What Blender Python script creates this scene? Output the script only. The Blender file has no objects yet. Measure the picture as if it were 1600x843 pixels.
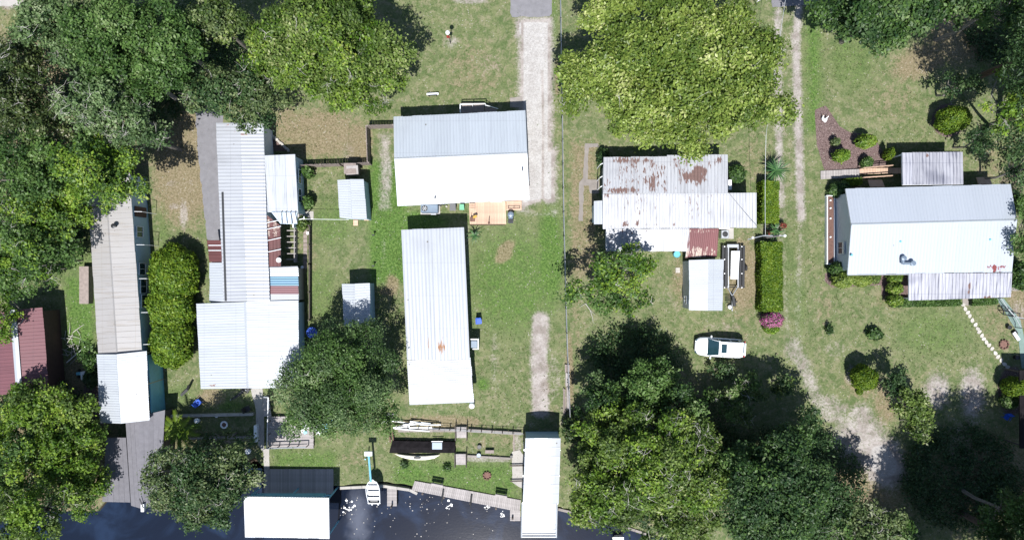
import bpy, math, random
import numpy as np
from mathutils import Vector
S = bpy.context.scene
COL = S.collection
random.seed(7)
RNG = np.random.default_rng(11)

# ------------------------------------------------------------------ camera, sky, sun, exposure
CAM_H = 68.0            # drone height in metres
FPX = 1090.0            # focal length expressed in pixels of the 1600 px photograph
cam_d = bpy.data.cameras.new('camera'); cam = bpy.data.objects.new('camera', cam_d); COL.objects.link(cam)
cam.location = (0, 0, CAM_H); cam.rotation_euler = (0, 0, 0)
cam_d.sensor_width = 36; cam_d.lens = FPX / 1600 * 36; cam_d.clip_start = 1; cam_d.clip_end = 3000
S.camera = cam
SUN_EL = math.radians(63); SUN_AZ = math.radians(184)      # azimuth from north, clockwise: the sun stands in the south
world = bpy.data.worlds.new('World'); S.world = world; world.use_nodes = True
wn = world.node_tree; bg = wn.nodes['Background']
sky = wn.nodes.new('ShaderNodeTexSky'); sky.sky_type = 'NISHITA'; sky.sun_disc = False
sky.sun_elevation = SUN_EL; sky.sun_rotation = SUN_AZ
sky.air_density = 1.0; sky.dust_density = 0.6; sky.ozone_density = 1.2
wn.links.new(sky.outputs[0], bg.inputs[0]); bg.inputs[1].default_value = 0.075
sd = bpy.data.lights.new('sun', 'SUN'); sun = bpy.data.objects.new('sun', sd); COL.objects.link(sun)
sd.energy = 4.4; sd.angle = math.radians(0.5); sd.color = (1.0, 0.975, 0.94)
sdir = Vector((math.cos(SUN_EL) * math.sin(SUN_AZ), math.cos(SUN_EL) * math.cos(SUN_AZ), math.sin(SUN_EL)))
sun.rotation_euler = (-sdir).to_track_quat('-Z', 'Y').to_euler(); sun.location = sdir * 100
S.view_settings.view_transform = 'Standard'; S.view_settings.look = 'None'
S.view_settings.gamma = 1; S.view_settings.exposure = 1.0; S.view_settings.use_curve_mapping = False
S.render.engine = 'CYCLES'
S.render.resolution_x = 1024; S.render.resolution_y = 539

def P(px, py, z=0.0):
    """survey: a spot measured on the 1600 px aerial photograph at height z -> metres"""
    k = (CAM_H - z) / FPX
    return Vector(((px - 800) * k, (421.5 - py) * k, z))
def PXY(x, y):
    return 800 + x * FPX / CAM_H, 421.5 - y * FPX / CAM_H

# ------------------------------------------------------------------ node helpers
class NT:
    def __init__(s, name):
        s.m = bpy.data.materials.new(name); s.m.use_nodes = True
        s.t = s.m.node_tree; s.n = s.t.nodes; s.b = s.n['Principled BSDF']; s.out = s.n['Material Output']
    def new(s, ty, **kw):
        n = s.n.new(ty)
        for k, v in kw.items(): setattr(n, k, v)
        return n
    def put(s, sock, v):
        if isinstance(v, bpy.types.NodeSocket): s.t.links.new(v, sock)
        elif isinstance(v, (tuple, list)): sock.default_value = tuple(v) + ((1,) if len(v) == 3 and len(sock.default_value) == 4 else ())
        else: sock.default_value = v
    def math(s, op, a, b=0.5, c=None, clamp=False):
        n = s.new('ShaderNodeMath', operation=op, use_clamp=clamp); s.put(n.inputs[0], a); s.put(n.inputs[1], b)
        if c is not None: s.put(n.inputs[2], c)
        return n.outputs[0]
    def noise(s, vec, scale, detail=3, rough=.55, dist=0.0):
        n = s.new('ShaderNodeTexNoise'); s.put(n.inputs['Scale'], scale); s.put(n.inputs['Detail'], detail)
        s.put(n.inputs['Roughness'], rough); s.put(n.inputs['Distortion'], dist)
        if vec is not None: s.put(n.inputs['Vector'], vec)
        return n.outputs['Fac']
    def step(s, v, a, b):
        n = s.new('ShaderNodeMapRange', interpolation_type='SMOOTHSTEP'); s.put(n.inputs[0], v)
        n.inputs[1].default_value = a; n.inputs[2].default_value = b; return n.outputs[0]
    def lin(s, v, a, b, c, d):
        n = s.new('ShaderNodeMapRange'); s.put(n.inputs[0], v)
        for i, q in enumerate((a, b, c, d)): n.inputs[i + 1].default_value = q
        return n.outputs[0]
    def mix(s, f, a, b, mode='MIX'):
        n = s.new('ShaderNodeMix', data_type='RGBA', blend_type=mode); s.put(n.inputs[0], f)
        s.put(n.inputs[6], a); s.put(n.inputs[7], b); return n.outputs[2]
    def obj(s): return s.new('ShaderNodeTexCoord').outputs['Object']
    def pos(s): return s.new('ShaderNodeNewGeometry').outputs['Position']
    def scale(s, v, sc):
        n = s.new('ShaderNodeMapping'); s.put(n.inputs[0], v); n.inputs['Scale'].default_value = sc; return n.outputs[0]
    def attr(s, name, out='Fac'): return s.new('ShaderNodeAttribute', attribute_name=name).outputs[out]
    def rnd(s): return s.new('ShaderNodeObjectInfo').outputs['Random']
    def bump(s, h, strength=.3, dist=.05):
        n = s.new('ShaderNodeBump'); s.put(n.inputs['Height'], h); n.inputs['Strength'].default_value = strength
        n.inputs['Distance'].default_value = dist; s.t.links.new(n.outputs[0], s.b.inputs['Normal'])
    def fin(s, col=None, rough=.6, metal=0.0, spec=.5):
        if col is not None: s.put(s.b.inputs['Base Color'], col)
        s.put(s.b.inputs['Roughness'], rough); s.put(s.b.inputs['Metallic'], metal); s.put(s.b.inputs['Specular IOR Level'], spec)
        return s.m

def m_plain(name, c, rough=.6, metal=0.0, var=.18, sc=3.0, spec=.5, bump=.1):
    t = NT(name); v = t.obj(); n = t.noise(v, sc, 4); n2 = t.noise(v, sc * 9, 2)
    f = t.math('ADD', t.math('MULTIPLY', n, .7), t.math('MULTIPLY', n2, .3))
    lo = tuple(x * (1 - var) for x in c); hi = tuple(min(1, x * (1 + var)) for x in c)
    col = t.mix(t.lin(f, .3, .7, 0, 1), lo, hi)
    k = t.lin(t.rnd(), 0, 1, 1 - var * .6, 1 + var * .6)
    n3 = t.new('ShaderNodeVectorMath', operation='SCALE'); t.put(n3.inputs[0], col); t.put(n3.inputs['Scale'], k)
    if bump: t.bump(n2, bump, .02)
    return t.fin(n3.outputs[0], rough, metal, spec)

def m_roof(name, c, rough=.4, metal=.25, streak=.12, ax='y', dirt=(.35, .33, .33), dirt_amt=.25, rust=(.16, .075, .05), rust_lo=.5, grainscale=1.0, rsc=None):
    """painted sheet metal with weather streaks down the slope and rust where the attribute 'rust' says it broke through"""
    t = NT(name); v = t.obj()
    sc = (6, .35, 1) if ax == 'y' else (.35, 6, 1)
    st = t.noise(t.scale(v, sc), 1.0, 5, .6)
    big = t.noise(v, .35, 3)
    fine = t.noise(v, 14, 2)
    col = t.mix(t.math('MULTIPLY', t.step(st, .48, .72), dirt_amt), c, dirt)
    col = t.mix(t.math('MULTIPLY', t.step(big, .5, .75), dirt_amt * .6), col, dirt)
    sx = t.new('ShaderNodeSeparateXYZ'); t.put(sx.inputs[0], v)
    fr = t.math('FRACT', t.math('DIVIDE', sx.outputs[1 if ax == 'y' else 0], 3.05))
    col = t.mix(t.math('MULTIPLY', t.step(fr, .022, .012), .35), col, dirt)
    vo = t.new('ShaderNodeTexVoronoi'); t.put(vo.inputs['Vector'], v); vo.inputs['Scale'].default_value = .8
    col = t.mix(t.math('MULTIPLY', t.math('MULTIPLY', t.step(vo.outputs['Distance'], .075, .05), t.step(big, .48, .56)), .8), col, (.09, .075, .05))
    k = t.lin(t.math('ADD', t.rnd(), fine), 0, 2, 1 - streak, 1 + streak * .4)
    n3 = t.new('ShaderNodeVectorMath', operation='SCALE'); t.put(n3.inputs[0], col); t.put(n3.inputs['Scale'], k)
    ra = t.attr('rust')
    rn = t.noise(t.scale(v, rsc or ((3.3, 1.3, 1) if ax == 'y' else (1.3, 3.3, 1))), 1.3 * grainscale, 4, .6, .4)
    rm = t.step(t.math('ADD', ra, t.math('MULTIPLY', t.math('SUBTRACT', rn, .5), 1.7)), rust_lo - .03, rust_lo + .06)
    rm = t.math('MULTIPLY', rm, t.step(ra, .02, .15))
    rcol = t.mix(t.noise(v, 7, 3), tuple(x * .6 for x in rust), tuple(x * 1.5 for x in rust))
    col = t.mix(rm, n3.outputs[0], rcol)
    t.bump(t.math('ADD', big, t.math('MULTIPLY', fine, .2)), .12, .03)
    return t.fin(col, t.lin(rm, 0, 1, rough, .85), t.lin(rm, 0, 1, metal, 0), .5)

def m_leaf(name, dark, light, trans=.25, rough=.45, spec=.35, hi=None):
    t = NT(name); a = t.attr('tint')
    col = t.mix(t.step(a, .15, .9), dark, light)
    if hi: col = t.mix(t.step(a, .8, 1.0), col, hi)
    t.fin(col, rough, 0, spec)
    tr = t.new('ShaderNodeBsdfTranslucent'); t.put(tr.inputs[0], t.mix(.5, col, tuple(min(1, x * 1.7) for x in light)))
    mx = t.new('ShaderNodeMixShader'); mx.inputs[0].default_value = trans
    t.t.links.new(t.b.outputs[0], mx.inputs[1]); t.t.links.new(tr.outputs[0], mx.inputs[2])
    t.t.links.new(mx.outputs[0], t.out.inputs[0]); return t.m

# ------------------------------------------------------------------ object helpers
def wloc(o):
    v = Vector((0, 0, 0))
    while o is not None: v = v + o.location; o = o.parent
    return v
def tag(o, label=None, cat=None, group=None, kind=None):
    if label: o['label'] = label
    if cat: o['category'] = cat
    if group: o['group'] = group
    if kind: o['kind'] = kind
    return o
def thing(name, label, cat, loc=(0, 0, 0), group=None):
    o = bpy.data.objects.new(name, None); COL.objects.link(o); o.location = loc; o.empty_display_size = .3
    return tag(o, label, cat, group)
class MB:
    def __init__(s): s.v = []; s.f = []; s.mi = []
    def add(s, vs, fs, mi=0):
        n = len(s.v); s.v += [tuple(v) for v in vs]; s.f += [tuple(i + n for i in f) for f in fs]; s.mi += [mi] * len(fs); return s
    def prism(s, poly, z0, z1, mi=0):
        n = len(poly); zt = z1 if isinstance(z1, (list, tuple)) else [z1] * n
        a = sum(poly[i][0] * poly[(i + 1) % n][1] - poly[(i + 1) % n][0] * poly[i][1] for i in range(n))
        if a < 0: poly = poly[::-1]; zt = list(zt)[::-1]
        vs = [(p[0], p[1], z0) for p in poly] + [(p[0], p[1], z) for p, z in zip(poly, zt)]
        fs = [tuple(range(n - 1, -1, -1)), tuple(range(n, 2 * n))] + [(i, (i + 1) % n, n + (i + 1) % n, n + i) for i in range(n)]
        return s.add(vs, fs, mi)
    def box(s, c, sz, rz=0.0, mi=0, bev=0.0):
        cx, cy, cz = c; hx, hy, hz = sz[0] / 2, sz[1] / 2, sz[2] / 2; ca, sa = math.cos(rz), math.sin(rz)
        if bev > 0:
            b = min(bev, hx * .9, hy * .9)
            pl = [(-hx + b, -hy), (hx - b, -hy), (hx, -hy + b), (hx, hy - b), (hx - b, hy), (-hx + b, hy), (-hx, hy - b), (-hx, -hy + b)]
            lay = [(1, -hz), (1, hz - b), (None, hz)]
            vs = []
            for kf, z in lay:
                for x, y in pl:
                    if kf is None: x *= (hx - b) / hx; y *= (hy - b) / hy
                    vs.append((cx + x * ca - y * sa, cy + x * sa + y * ca, cz + z))
            fs = [tuple(range(7, -1, -1)), tuple(range(16, 24))]
            for l in range(2): fs += [(l * 8 + i, l * 8 + (i + 1) % 8, l * 8 + 8 + (i + 1) % 8, l * 8 + 8 + i) for i in range(8)]
            return s.add(vs, fs, mi)
        pl = [(-hx, -hy), (hx, -hy), (hx, hy), (-hx, hy)]
        pl = [(cx + x * ca - y * sa, cy + x * sa + y * ca) for x, y in pl]
        return s.prism(pl, cz - hz, cz + hz, mi)
    def tube(s, p, q, r, r2=None, n=6, mi=0):
        p = Vector(p); q = Vector(q); d = (q - p)
        if d.length < 1e-6: return s
        d.normalize(); a = d.orthogonal().normalized(); b = d.cross(a); r2 = r if r2 is None else r2
        vs = []
        for c, rr in ((p, r), (q, r2)):
            for i in range(n):
                t = 2 * math.pi * i / n; vs.append(c + a * math.cos(t) * rr + b * math.sin(t) * rr)
        fs = [(i, (i + 1) % n, n + (i + 1) % n, n + i) for i in range(n)] + [tuple(range(n - 1, -1, -1)), tuple(range(n, 2 * n))]
        return s.add(vs, fs, mi)
    def path(s, pts, r, n=6, mi=0):
        rr = r if isinstance(r, (list, tuple)) else [r] * len(pts)
        for i in range(len(pts) - 1): s.tube(pts[i], pts[i + 1], rr[i], rr[i + 1], n, mi)
        return s
    def lathe(s, c, prof, n=16, mi=0):
        c = Vector(c); vs = []; fs = []
        for r, z in prof:
            for i in range(n):
                t = 2 * math.pi * i / n; vs.append((c.x + r * math.cos(t), c.y + r * math.sin(t), c.z + z))
        for k in range(len(prof) - 1): fs += [(k * n + i, k * n + (i + 1) % n, (k + 1) * n + (i + 1) % n, (k + 1) * n + i) for i in range(n)]
        m = len(prof) - 1; fs += [tuple(range(n - 1, -1, -1)), tuple(range(m * n, m * n + n))]
        return s.add(vs, fs, mi)
    def loft(s, rings, mi=0, caps=True):
        n = len(rings[0]); vs = [v for r in rings for v in r]; fs = []
        for k in range(len(rings) - 1): fs += [(k * n + i, k * n + (i + 1) % n, (k + 1) * n + (i + 1) % n, (k + 1) * n + i) for i in range(n)]
        if caps: m = len(rings) - 1; fs += [tuple(range(n - 1, -1, -1)), tuple(range(m * n, m * n + n))]
        return s.add(vs, fs, mi)
    def slab(s, pts, t, mi=0):
        A = [Vector(p) for p in pts]; n = (A[1] - A[0]).cross(A[-1] - A[0]).normalized()
        if n.z < 0: A = A[::-1]; n = -n
        m = len(A); vs = A + [a - n * t for a in A]
        return s.add(vs, [tuple(range(m)), tuple(range(2 * m - 1, m - 1, -1))] + [(i, m + i, m + (i + 1) % m, (i + 1) % m) for i in range(m)], mi)
    def build(s, name, mat, parent=None, smooth=False):
        me = bpy.data.meshes.new(name); off = wloc(parent) if parent else Vector((0, 0, 0))
        me.from_pydata([(v[0] - off.x, v[1] - off.y, v[2] - off.z) for v in s.v], [], s.f)
        ms = mat if isinstance(mat, (list, tuple)) else [mat]
        for m in ms: me.materials.append(m)
        if len(ms) > 1: me.polygons.foreach_set('material_index', s.mi)
        if smooth: me.shade_smooth()
        me.update()
        o = bpy.data.objects.new(name, me); COL.objects.link(o)
        if parent: o.parent = parent
        return o
def inst(src, name, parent, wl, rz=0.0, sc=None):
    o = bpy.data.objects.new(name, src); COL.objects.link(o); o.parent = parent
    o.location = Vector(wl) - (wloc(parent) if parent else Vector((0, 0, 0))); o.rotation_euler = (0, 0, rz)
    if sc: o.scale = sc
    return o
def mesh_of(mb, name, mat):
    o = mb.build(name, mat); me = o.data; bpy.data.objects.remove(o); return me
def kids(o): return [c for c in bpy.data.objects if c.parent == o]
def copy_tree(o, parent=None):
    c = o.copy(); COL.objects.link(c); c.parent = parent
    for ch in KID.get(o.name, []): copy_tree(ch, c)
    return c
def reg(o):
    KID[o.name] = kids(o)
    for c in KID[o.name]: reg(c)
KID = {}

# ------------------------------------------------------------------ materials
M = {}
M['white_metal'] = m_roof('white painted metal', (.365, .40, .44), .42, .2, .1, 'y', (.25, .27, .31), .3)
M['centre_metal'] = m_roof('white painted metal with rust streaks', (.325, .345, .375), .42, .15, .12, 'y', (.22, .23, .26), .35, (.22, .10, .04), .5, 1.0, (9, .45, 1))
M['ranch_metal'] = m_roof('glossy white painted metal', (.315, .345, .395), .55, .05, .05, 'y', (.28, .31, .36), .3, (.14, .03, .03), .5, 1.5)
M['white_metal_x'] = m_roof('white painted metal, cross ribs', (.315, .33, .36), .42, .15, .12, 'x', (.2, .21, .23), .4)
M['bright_metal'] = m_roof('bright white metal', (.345, .365, .395), .42, .15, .1, 'y', (.24, .26, .29), .4)
M['bright_metal_x'] = m_roof('bright white metal, cross ribs', (.365, .39, .42), .42, .12, .12, 'x', (.24, .25, .28), .35)
M['old_metal'] = m_roof('weathered white corrugated metal', (.335, .345, .37), .5, .08, .14, 'y', (.15, .15, .17), .6, (.115, .07, .062), .5, 1.7, (3.3, .9, 1))
M['porch_metal'] = m_roof('grey streaked corrugated metal', (.34, .345, .39), .5, .08, .28, 'y', (.10, .105, .15), .85, (.13, .08, .07))
M['taupe_metal'] = m_roof('taupe coated metal', (.27, .262, .26), .55, .05, .09, 'x', (.2, .175, .15), .55)
M['smooth_metal'] = m_roof('dull white sheet', (.34, .36, .39), .5, .2, .1, 'y', (.17, .18, .2), .6)
M['rusty_metal'] = m_roof('rust red metal', (.125, .036, .04), .6, .1, .2, 'y', (.08, .03, .03), .5, (.36, .30, .26), .5, 2.0, (4, 1.0, 1))
M['rusty_metal_x'] = m_roof('rust red metal, cross ribs', (.10, .035, .035), .6, .1, .2, 'x', (.055, .025, .025), .5, (.36, .30, .26), .5, 2.0)
M['red_metal'] = m_roof('faded maroon metal', (.145, .060, .070), .5, .1, .14, 'x', (.09, .04, .05), .5)
M['blue_metal'] = m_roof('blue metal sheet', (.075, .16, .24), .5, .2, .12, 'x', (.06, .11, .17), .4)
M['clear_panel'] = m_roof('blue grey fibreglass sheet', (.3, .38, .48), .35, .1, .12, 'y', (.16, .2, .26), .6)
M['shingle'] = m_plain('grey brown roll roofing', (.125, .122, .137), .9, 0, .14, 2.5)
M['trim'] = m_plain('white trim paint', (.66, .68, .7), .5, 0, .06)
M['wall_blue'] = m_plain('pale blue siding', (.30, .42, .5), .6, 0, .07)
M['wall_white'] = m_plain('white siding', (.5, .55, .6), .6, 0, .07)
M['wall_grey'] = m_plain('grey siding', (.36, .38, .39), .6, 0, .08)
M['wall_red'] = m_plain('dark red boards', (.07, .035, .03), .8, 0, .2)
M['wall_tan'] = m_plain('tan siding', (.3, .28, .24), .7, 0, .1)
M['glass'] = m_plain('window glass', (.02, .05, .06), .08, 0, .1, 2, .8, 0)
M['wood'] = m_plain('pale new deck boards', (.42, .29, .21), .8, 0, .2, 4)
M['wood_grey'] = m_plain('silvered deck boards', (.26, .24, .235), .85, 0, .22, 4)
M['wood_dark'] = m_plain('dark damp wood', (.075, .062, .055), .85, 0, .3, 4)
M['wood_fence'] = m_plain('weathered fence wood', (.2, .165, .15), .85, 0, .25, 4)
M['concrete'] = m_plain('concrete', (.31, .295, .275), .9, 0, .14, 1.2)
M['concrete_d'] = m_plain('stained concrete', (.2, .18, .165), .9, 0, .2, 1.5)
M['asphalt'] = m_plain('worn grey asphalt', (.15, .148, .16), .92, 0, .16, 1.8, .3, .3)
M['black'] = m_plain('black plastic', (.012, .013, .015), .5, 0, .3)
M['tarp'] = m_plain('black tarpaulin', (.008, .007, .008), .9, 0, .5, 2, .1, .6)
M['dkmetal'] = m_plain('dark metal', (.03, .032, .036), .45, .4, .2)
M['galv'] = m_plain('galvanised steel', (.42, .44, .46), .4, .6, .12)
M['white'] = m_plain('white plastic', (.72, .73, .74), .4, 0, .06)
M['cream'] = m_plain('cream fibreglass', (.72, .69, .58), .35, 0, .06)
M['blue'] = m_plain('bright blue plastic', (.01, .07, .42), .4, 0, .15)
M['teal'] = m_plain('teal plastic', (.1, .36, .45), .4, 0, .12)
M['blue_steel'] = m_plain('light blue painted steel', (.16, .42, .55), .4, .1, .12)
M['green'] = m_plain('green plastic', (.02, .2, .1), .5, 0, .15)
M['red'] = m_plain('red plastic', (.35, .03, .03), .5, 0, .15)
M['rock'] = m_plain('pale stones', (.36, .34, .31), .9, 0, .25, 6)
M['brick'] = m_plain('brown brick', (.13, .07, .055), .9, 0, .3, 6)
M['bark'] = m_plain('grey bark', (.16, .145, .13), .95, 0, .35, 5, .2, .5)
M['bark_b'] = m_plain('brown bark', (.10, .07, .055), .95, 0, .35, 5, .2, .5)
M['twig'] = m_plain('bleached twigs', (.34, .33, .30), .9, 0, .2, 5, .2, .2)
M['carpaint'] = m_plain('white car paint', (.72, .75, .78), .18, 0, .02, 2, .6, 0)
M['carglass'] = m_plain('tinted car glass', (.012, .035, .045), .06, 0, .1, 2, .8, 0)
M['tyre'] = m_plain('tyre rubber', (.02, .02, .02), .9, 0, .2)
M['ac_blue'] = m_plain('blue grey enamel', (.13, .17, .22), .45, .2, .1)
M['teal_slab'] = m_plain('grey green painted concrete', (.13, .19, .17), .8, 0, .15, 1.5)
LEAF = {
 'mid':    m_leaf('leaf mid green', (.026, .060, .014), (.095, .170, .042), .3, .45, .22, (.15, .21, .08)),
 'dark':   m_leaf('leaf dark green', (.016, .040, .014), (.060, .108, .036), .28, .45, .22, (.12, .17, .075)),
 'bright': m_leaf('leaf bright green', (.048, .105, .010), (.175, .27, .032), .3, .45, .25, (.23, .28, .05)),
 'lime':   m_leaf('leaf yellow green', (.062, .105, .018), (.205, .270, .055), .3, .4, .25, (.37, .40, .16)),
 'fresh':  m_leaf('leaf fresh green', (.05, .12, .01), (.17, .33, .025), .3),
 'olive':  m_leaf('leaf olive green', (.036, .068, .013), (.130, .190, .042), .3, .45, .22, (.23, .26, .105)),
 'grey':   m_leaf('leaf grey green', (.040, .068, .022), (.15, .195, .075), .3, .5, .25, (.28, .30, .19)),
 'blue':   m_leaf('leaf bluish green', (.036, .07, .024), (.13, .20, .075), .3, .5, .25, (.25, .30, .17)),
 'brown':  m_leaf('leaf green and brown', (.026, .046, .014), (.085, .115, .036), .25, .4, .25, (.24, .23, .15)),
 'hedge':  m_leaf('hedge leaf', (.034, .078, .006), (.125, .185, .014), .25, .5, .2),
 'pink':   m_leaf('pink blossom', (.2, .05, .12), (.55, .16, .36)),
 'redleaf':m_leaf('red leaf', (.12, .03, .03), (.4, .1, .07)),
 'frond':  m_leaf('palm frond', (.02, .065, .022), (.08, .17, .055)),
}
# ------------------------------------------------------------------ ground sheet: one mesh, its soil and grass kinds as attributes
def ell(X, Y, cx, cy, rx, ry, a=1.0, rot=0.0):
    c, s_ = math.cos(math.radians(rot)), math.sin(math.radians(rot))
    dx, dy = X - cx, Y - cy; u = (dx * c + dy * s_) / rx; v = (-dx * s_ + dy * c) / ry
    return np.clip((1.45 - np.sqrt(u * u + v * v)) / .9, 0, 1) * a
def rec(X, Y, x0, y0, x1, y1, soft=6, a=1.0):
    d = np.minimum(np.minimum(X - x0, x1 - X), np.minimum(Y - y0, y1 - Y)); return np.clip(d / soft * .5 + .5, 0, 1) * a
def seg_d(X, Y, pts, closed=False):
    D = np.full(X.shape, 1e9); n = len(pts)
    for i in range(n if closed else n - 1):
        ax, ay = pts[i]; bx, by = pts[(i + 1) % n]; vx, vy = bx - ax, by - ay
        t = np.clip(((X - ax) * vx + (Y - ay) * vy) / (vx * vx + vy * vy + 1e-9), 0, 1)
        D = np.minimum(D, np.hypot(X - ax - t * vx, Y - ay - t * vy))
    return D
def stroke(X, Y, pts, w, soft=6, a=1.0): return np.clip((w - seg_d(X, Y, pts)) / soft + .5, 0, 1) * a
def inside(X, Y, pts):
    r = np.zeros(X.shape, bool); n = len(pts); j = n - 1
    for i in range(n):
        xi, yi = pts[i]; xj, yj = pts[j]
        c = ((yi > Y) != (yj > Y)) & (X < (xj - xi) * (Y - yi) / (yj - yi + 1e-12) + xi); r ^= c; j = i
    return r
def polym(X, Y, pts, soft=6, a=1.0):
    d = seg_d(X, Y, pts, True); sgn = np.where(inside(X, Y, pts), 1, -1); return np.clip(d * sgn / soft * .5 + .5, 0, 1) * a
WATER = [(-2600, 800), (150, 800), (165, 782), (226, 788), (245, 800), (330, 790), (365, 768), (381, 762), (381, 724), (396, 716), (412, 733), (414, 764), (528, 760), (600, 754), (640, 759),
         (648, 764), (797, 793), (806, 808), (816, 808), (872, 793), (935, 808), (1010, 834), (1100, 856), (4200, 1000), (4200, 1500), (-2600, 1500)]
def masks(X, Y):
    mx = lambda *a: np.maximum.reduce(a)
    sand = mx(
        rec(X, Y, 811, 28, 863, 330, 11, 1.25), rec(X, Y, 806, 30, 820, 60, 6, 1.1) , rec(X, Y, 822, 230, 869, 332, 11, 1.2),
        stroke(X, Y, [(845, 500), (842, 560), (845, 640)], 15, 12, .88), ell(X, Y, 842, 545, 12, 38, .93), ell(X, Y, 845, 620, 12, 25, .5), ell(X, Y, 772, 560, 7, 55, .42), ell(X, Y, 730, 400, 6, 60, .45),
        stroke(X, Y, [(1248, 12), (1244, 60), (1246, 160), (1250, 290), (1252, 340)], 8, 10, .85), stroke(X, Y, [(1216, 18), (1216, 110), (1218, 250), (1220, 320)], 8, 11, .74), stroke(X, Y, [(1252, 330), (1248, 430), (1246, 545), (1252, 580)], 6, 14, .5), stroke(X, Y, [(1222, 320), (1226, 440), (1234, 560)], 8, 16, .42), stroke(X, Y, [(1232, 10), (1234, 300)], 12, 16, .28), ell(X, Y, 1237, 150, 8, 40, .4),
        ell(X, Y, 1240, 60, 8, 14, .6), ell(X, Y, 1240, 545, 17, 22, .6), stroke(X, Y, [(1250, 560), (1275, 620), (1320, 660)], 14, 16, .62),
        ell(X, Y, 1345, 690, 45, 55, .80, -30), ell(X, Y, 1380, 720, 34, 45, 1.05, -25), ell(X, Y, 1300, 640, 40, 24, .6, 30), ell(X, Y, 1345, 650, 25, 22, .7),
        ell(X, Y, 1465, 610, 22, 30, .78, 0), ell(X, Y, 1520, 615, 22, 45, .8), ell(X, Y, 1500, 690, 30, 40, .42), ell(X, Y, 1330, 585, 10, 16, .7),
        rec(X, Y, 590, 205, 613, 330, 8, .62), ell(X, Y, 604, 270, 10, 50, .68), ell(X, Y, 600, 395, 5, 30, .35),
        ell(X, Y, 705, 66, 13, 12, .52), ell(X, Y, 765, 100, 26, 22, .33), ell(X, Y, 718, 30, 12, 8, .3),
        ell(X, Y, 287, 335, 8, 26, .62), ell(X, Y, 273, 322, 12, 6, .5), ell(X, Y, 545, 235, 12, 22, .4), ell(X, Y, 290, 290, 22, 18, .3), ell(X, Y, 268, 287, 10, 6, .5),
        stroke(X, Y, [(730, 717), (800, 717)], 5, 4, .6), ell(X, Y, 650, 672, 40, 6, .4), ell(X, Y, 808, 695, 8, 30, .6), ell(X, Y, 1590, 485, 16, 18, .5),
        ell(X, Y, 1020, 360, 8, 8, .2), ell(X, Y, 865, 590, 14, 50, .42), ell(X, Y, 820, 660, 30, 8, .3), ell(X, Y, 1305, 545, 20, 18, .38), ell(X, Y, 20, 5, 30, 9, .9), ell(X, Y, 33, 45, 5, 20, .8),
        ell(X, Y, 735, 2, 30, 5, .7), ell(X, Y, 1050, 470, 40, 18, .3), ell(X, Y, 880, 650, 8, 40, .4), ell(X, Y, 1130, 510, 40, 9, .36), ell(X, Y, 240, 665, 10, 12, .8))
    sand = sand - stroke(X, Y, [(847, 110), (849, 200), (848, 320)], 1.5, 9, .5) - ell(X, Y, 845, 322, 22, 9, .8)
    dry = mx(
        ell(X, Y, 500, 210, 75, 45, .9), ell(X, Y, 560, 225, 25, 40, .95), ell(X, Y, 450, 200, 30, 40, .8), ell(X, Y, 288, 270, 55, 90, 1.05), ell(X, Y, 300, 200, 40, 40, .9), rec(X, Y, 885, 215, 940, 440, 14, .75),
        rec(X, Y, 888, 430, 915, 560, 14, .6), ell(X, Y, 1160, 430, 32, 70, .95), ell(X, Y, 1065, 440, 20, 50, .7), ell(X, Y, 1440, 95, 55, 28, .95, -25), ell(X, Y, 1395, 160, 50, 40, .5),
        ell(X, Y, 740, 110, 60, 55, .55), ell(X, Y, 790, 388, 20, 11, .95, -40), ell(X, Y, 787, 400, 17, 10, 1, -30), ell(X, Y, 613, 445, 12, 18, .95), ell(X, Y, 605, 455, 20, 8, .8), ell(X, Y, 1545, 255, 25, 40, .6),
        ell(X, Y, 1350, 600, 40, 26, .7), ell(X, Y, 1385, 630, 24, 40, .8), ell(X, Y, 1130, 520, 60, 30, .5), ell(X, Y, 1180, 250, 30, 50, .5), ell(X, Y, 1290, 480, 20, 40, .5), ell(X, Y, 1390, 470, 30, 18, .6),
        ell(X, Y, 330, 620, 25, 16, .9), ell(X, Y, 690, 660, 80, 14, .9), ell(X, Y, 560, 715, 40, 16, .5), ell(X, Y, 850, 640, 30, 14, .6), ell(X, Y, 480, 400, 22, 60, .5), ell(X, Y, 890, 590, 8, 80, .9), ell(X, Y, 1500, 60, 60, 50, .9), ell(X, Y, 1480, 700, 110, 100, .3),
        ell(X, Y, 1560, 500, 30, 60, .55), ell(X, Y, 120, 600, 30, 50, .9), ell(X, Y, 845, 605, 14, 20, 1.1), rec(X, Y, 866, 90, 874, 150, 6, 1), ell(X, Y, 1590, 470, 20, 60, .8), ell(X, Y, 1290, 300, 12, 30, .4),
        ell(X, Y, 640, 700, 30, 20, .6), ell(X, Y, 770, 690, 60, 16, .5), ell(X, Y, 1340, 300, 40, 15, .6), ell(X, Y, 740, 620, 90, 30, .3), ell(X, Y, 1440, 590, 50, 30, .4), ell(X, Y, 1200, 540, 40, 60, .3))
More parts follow.
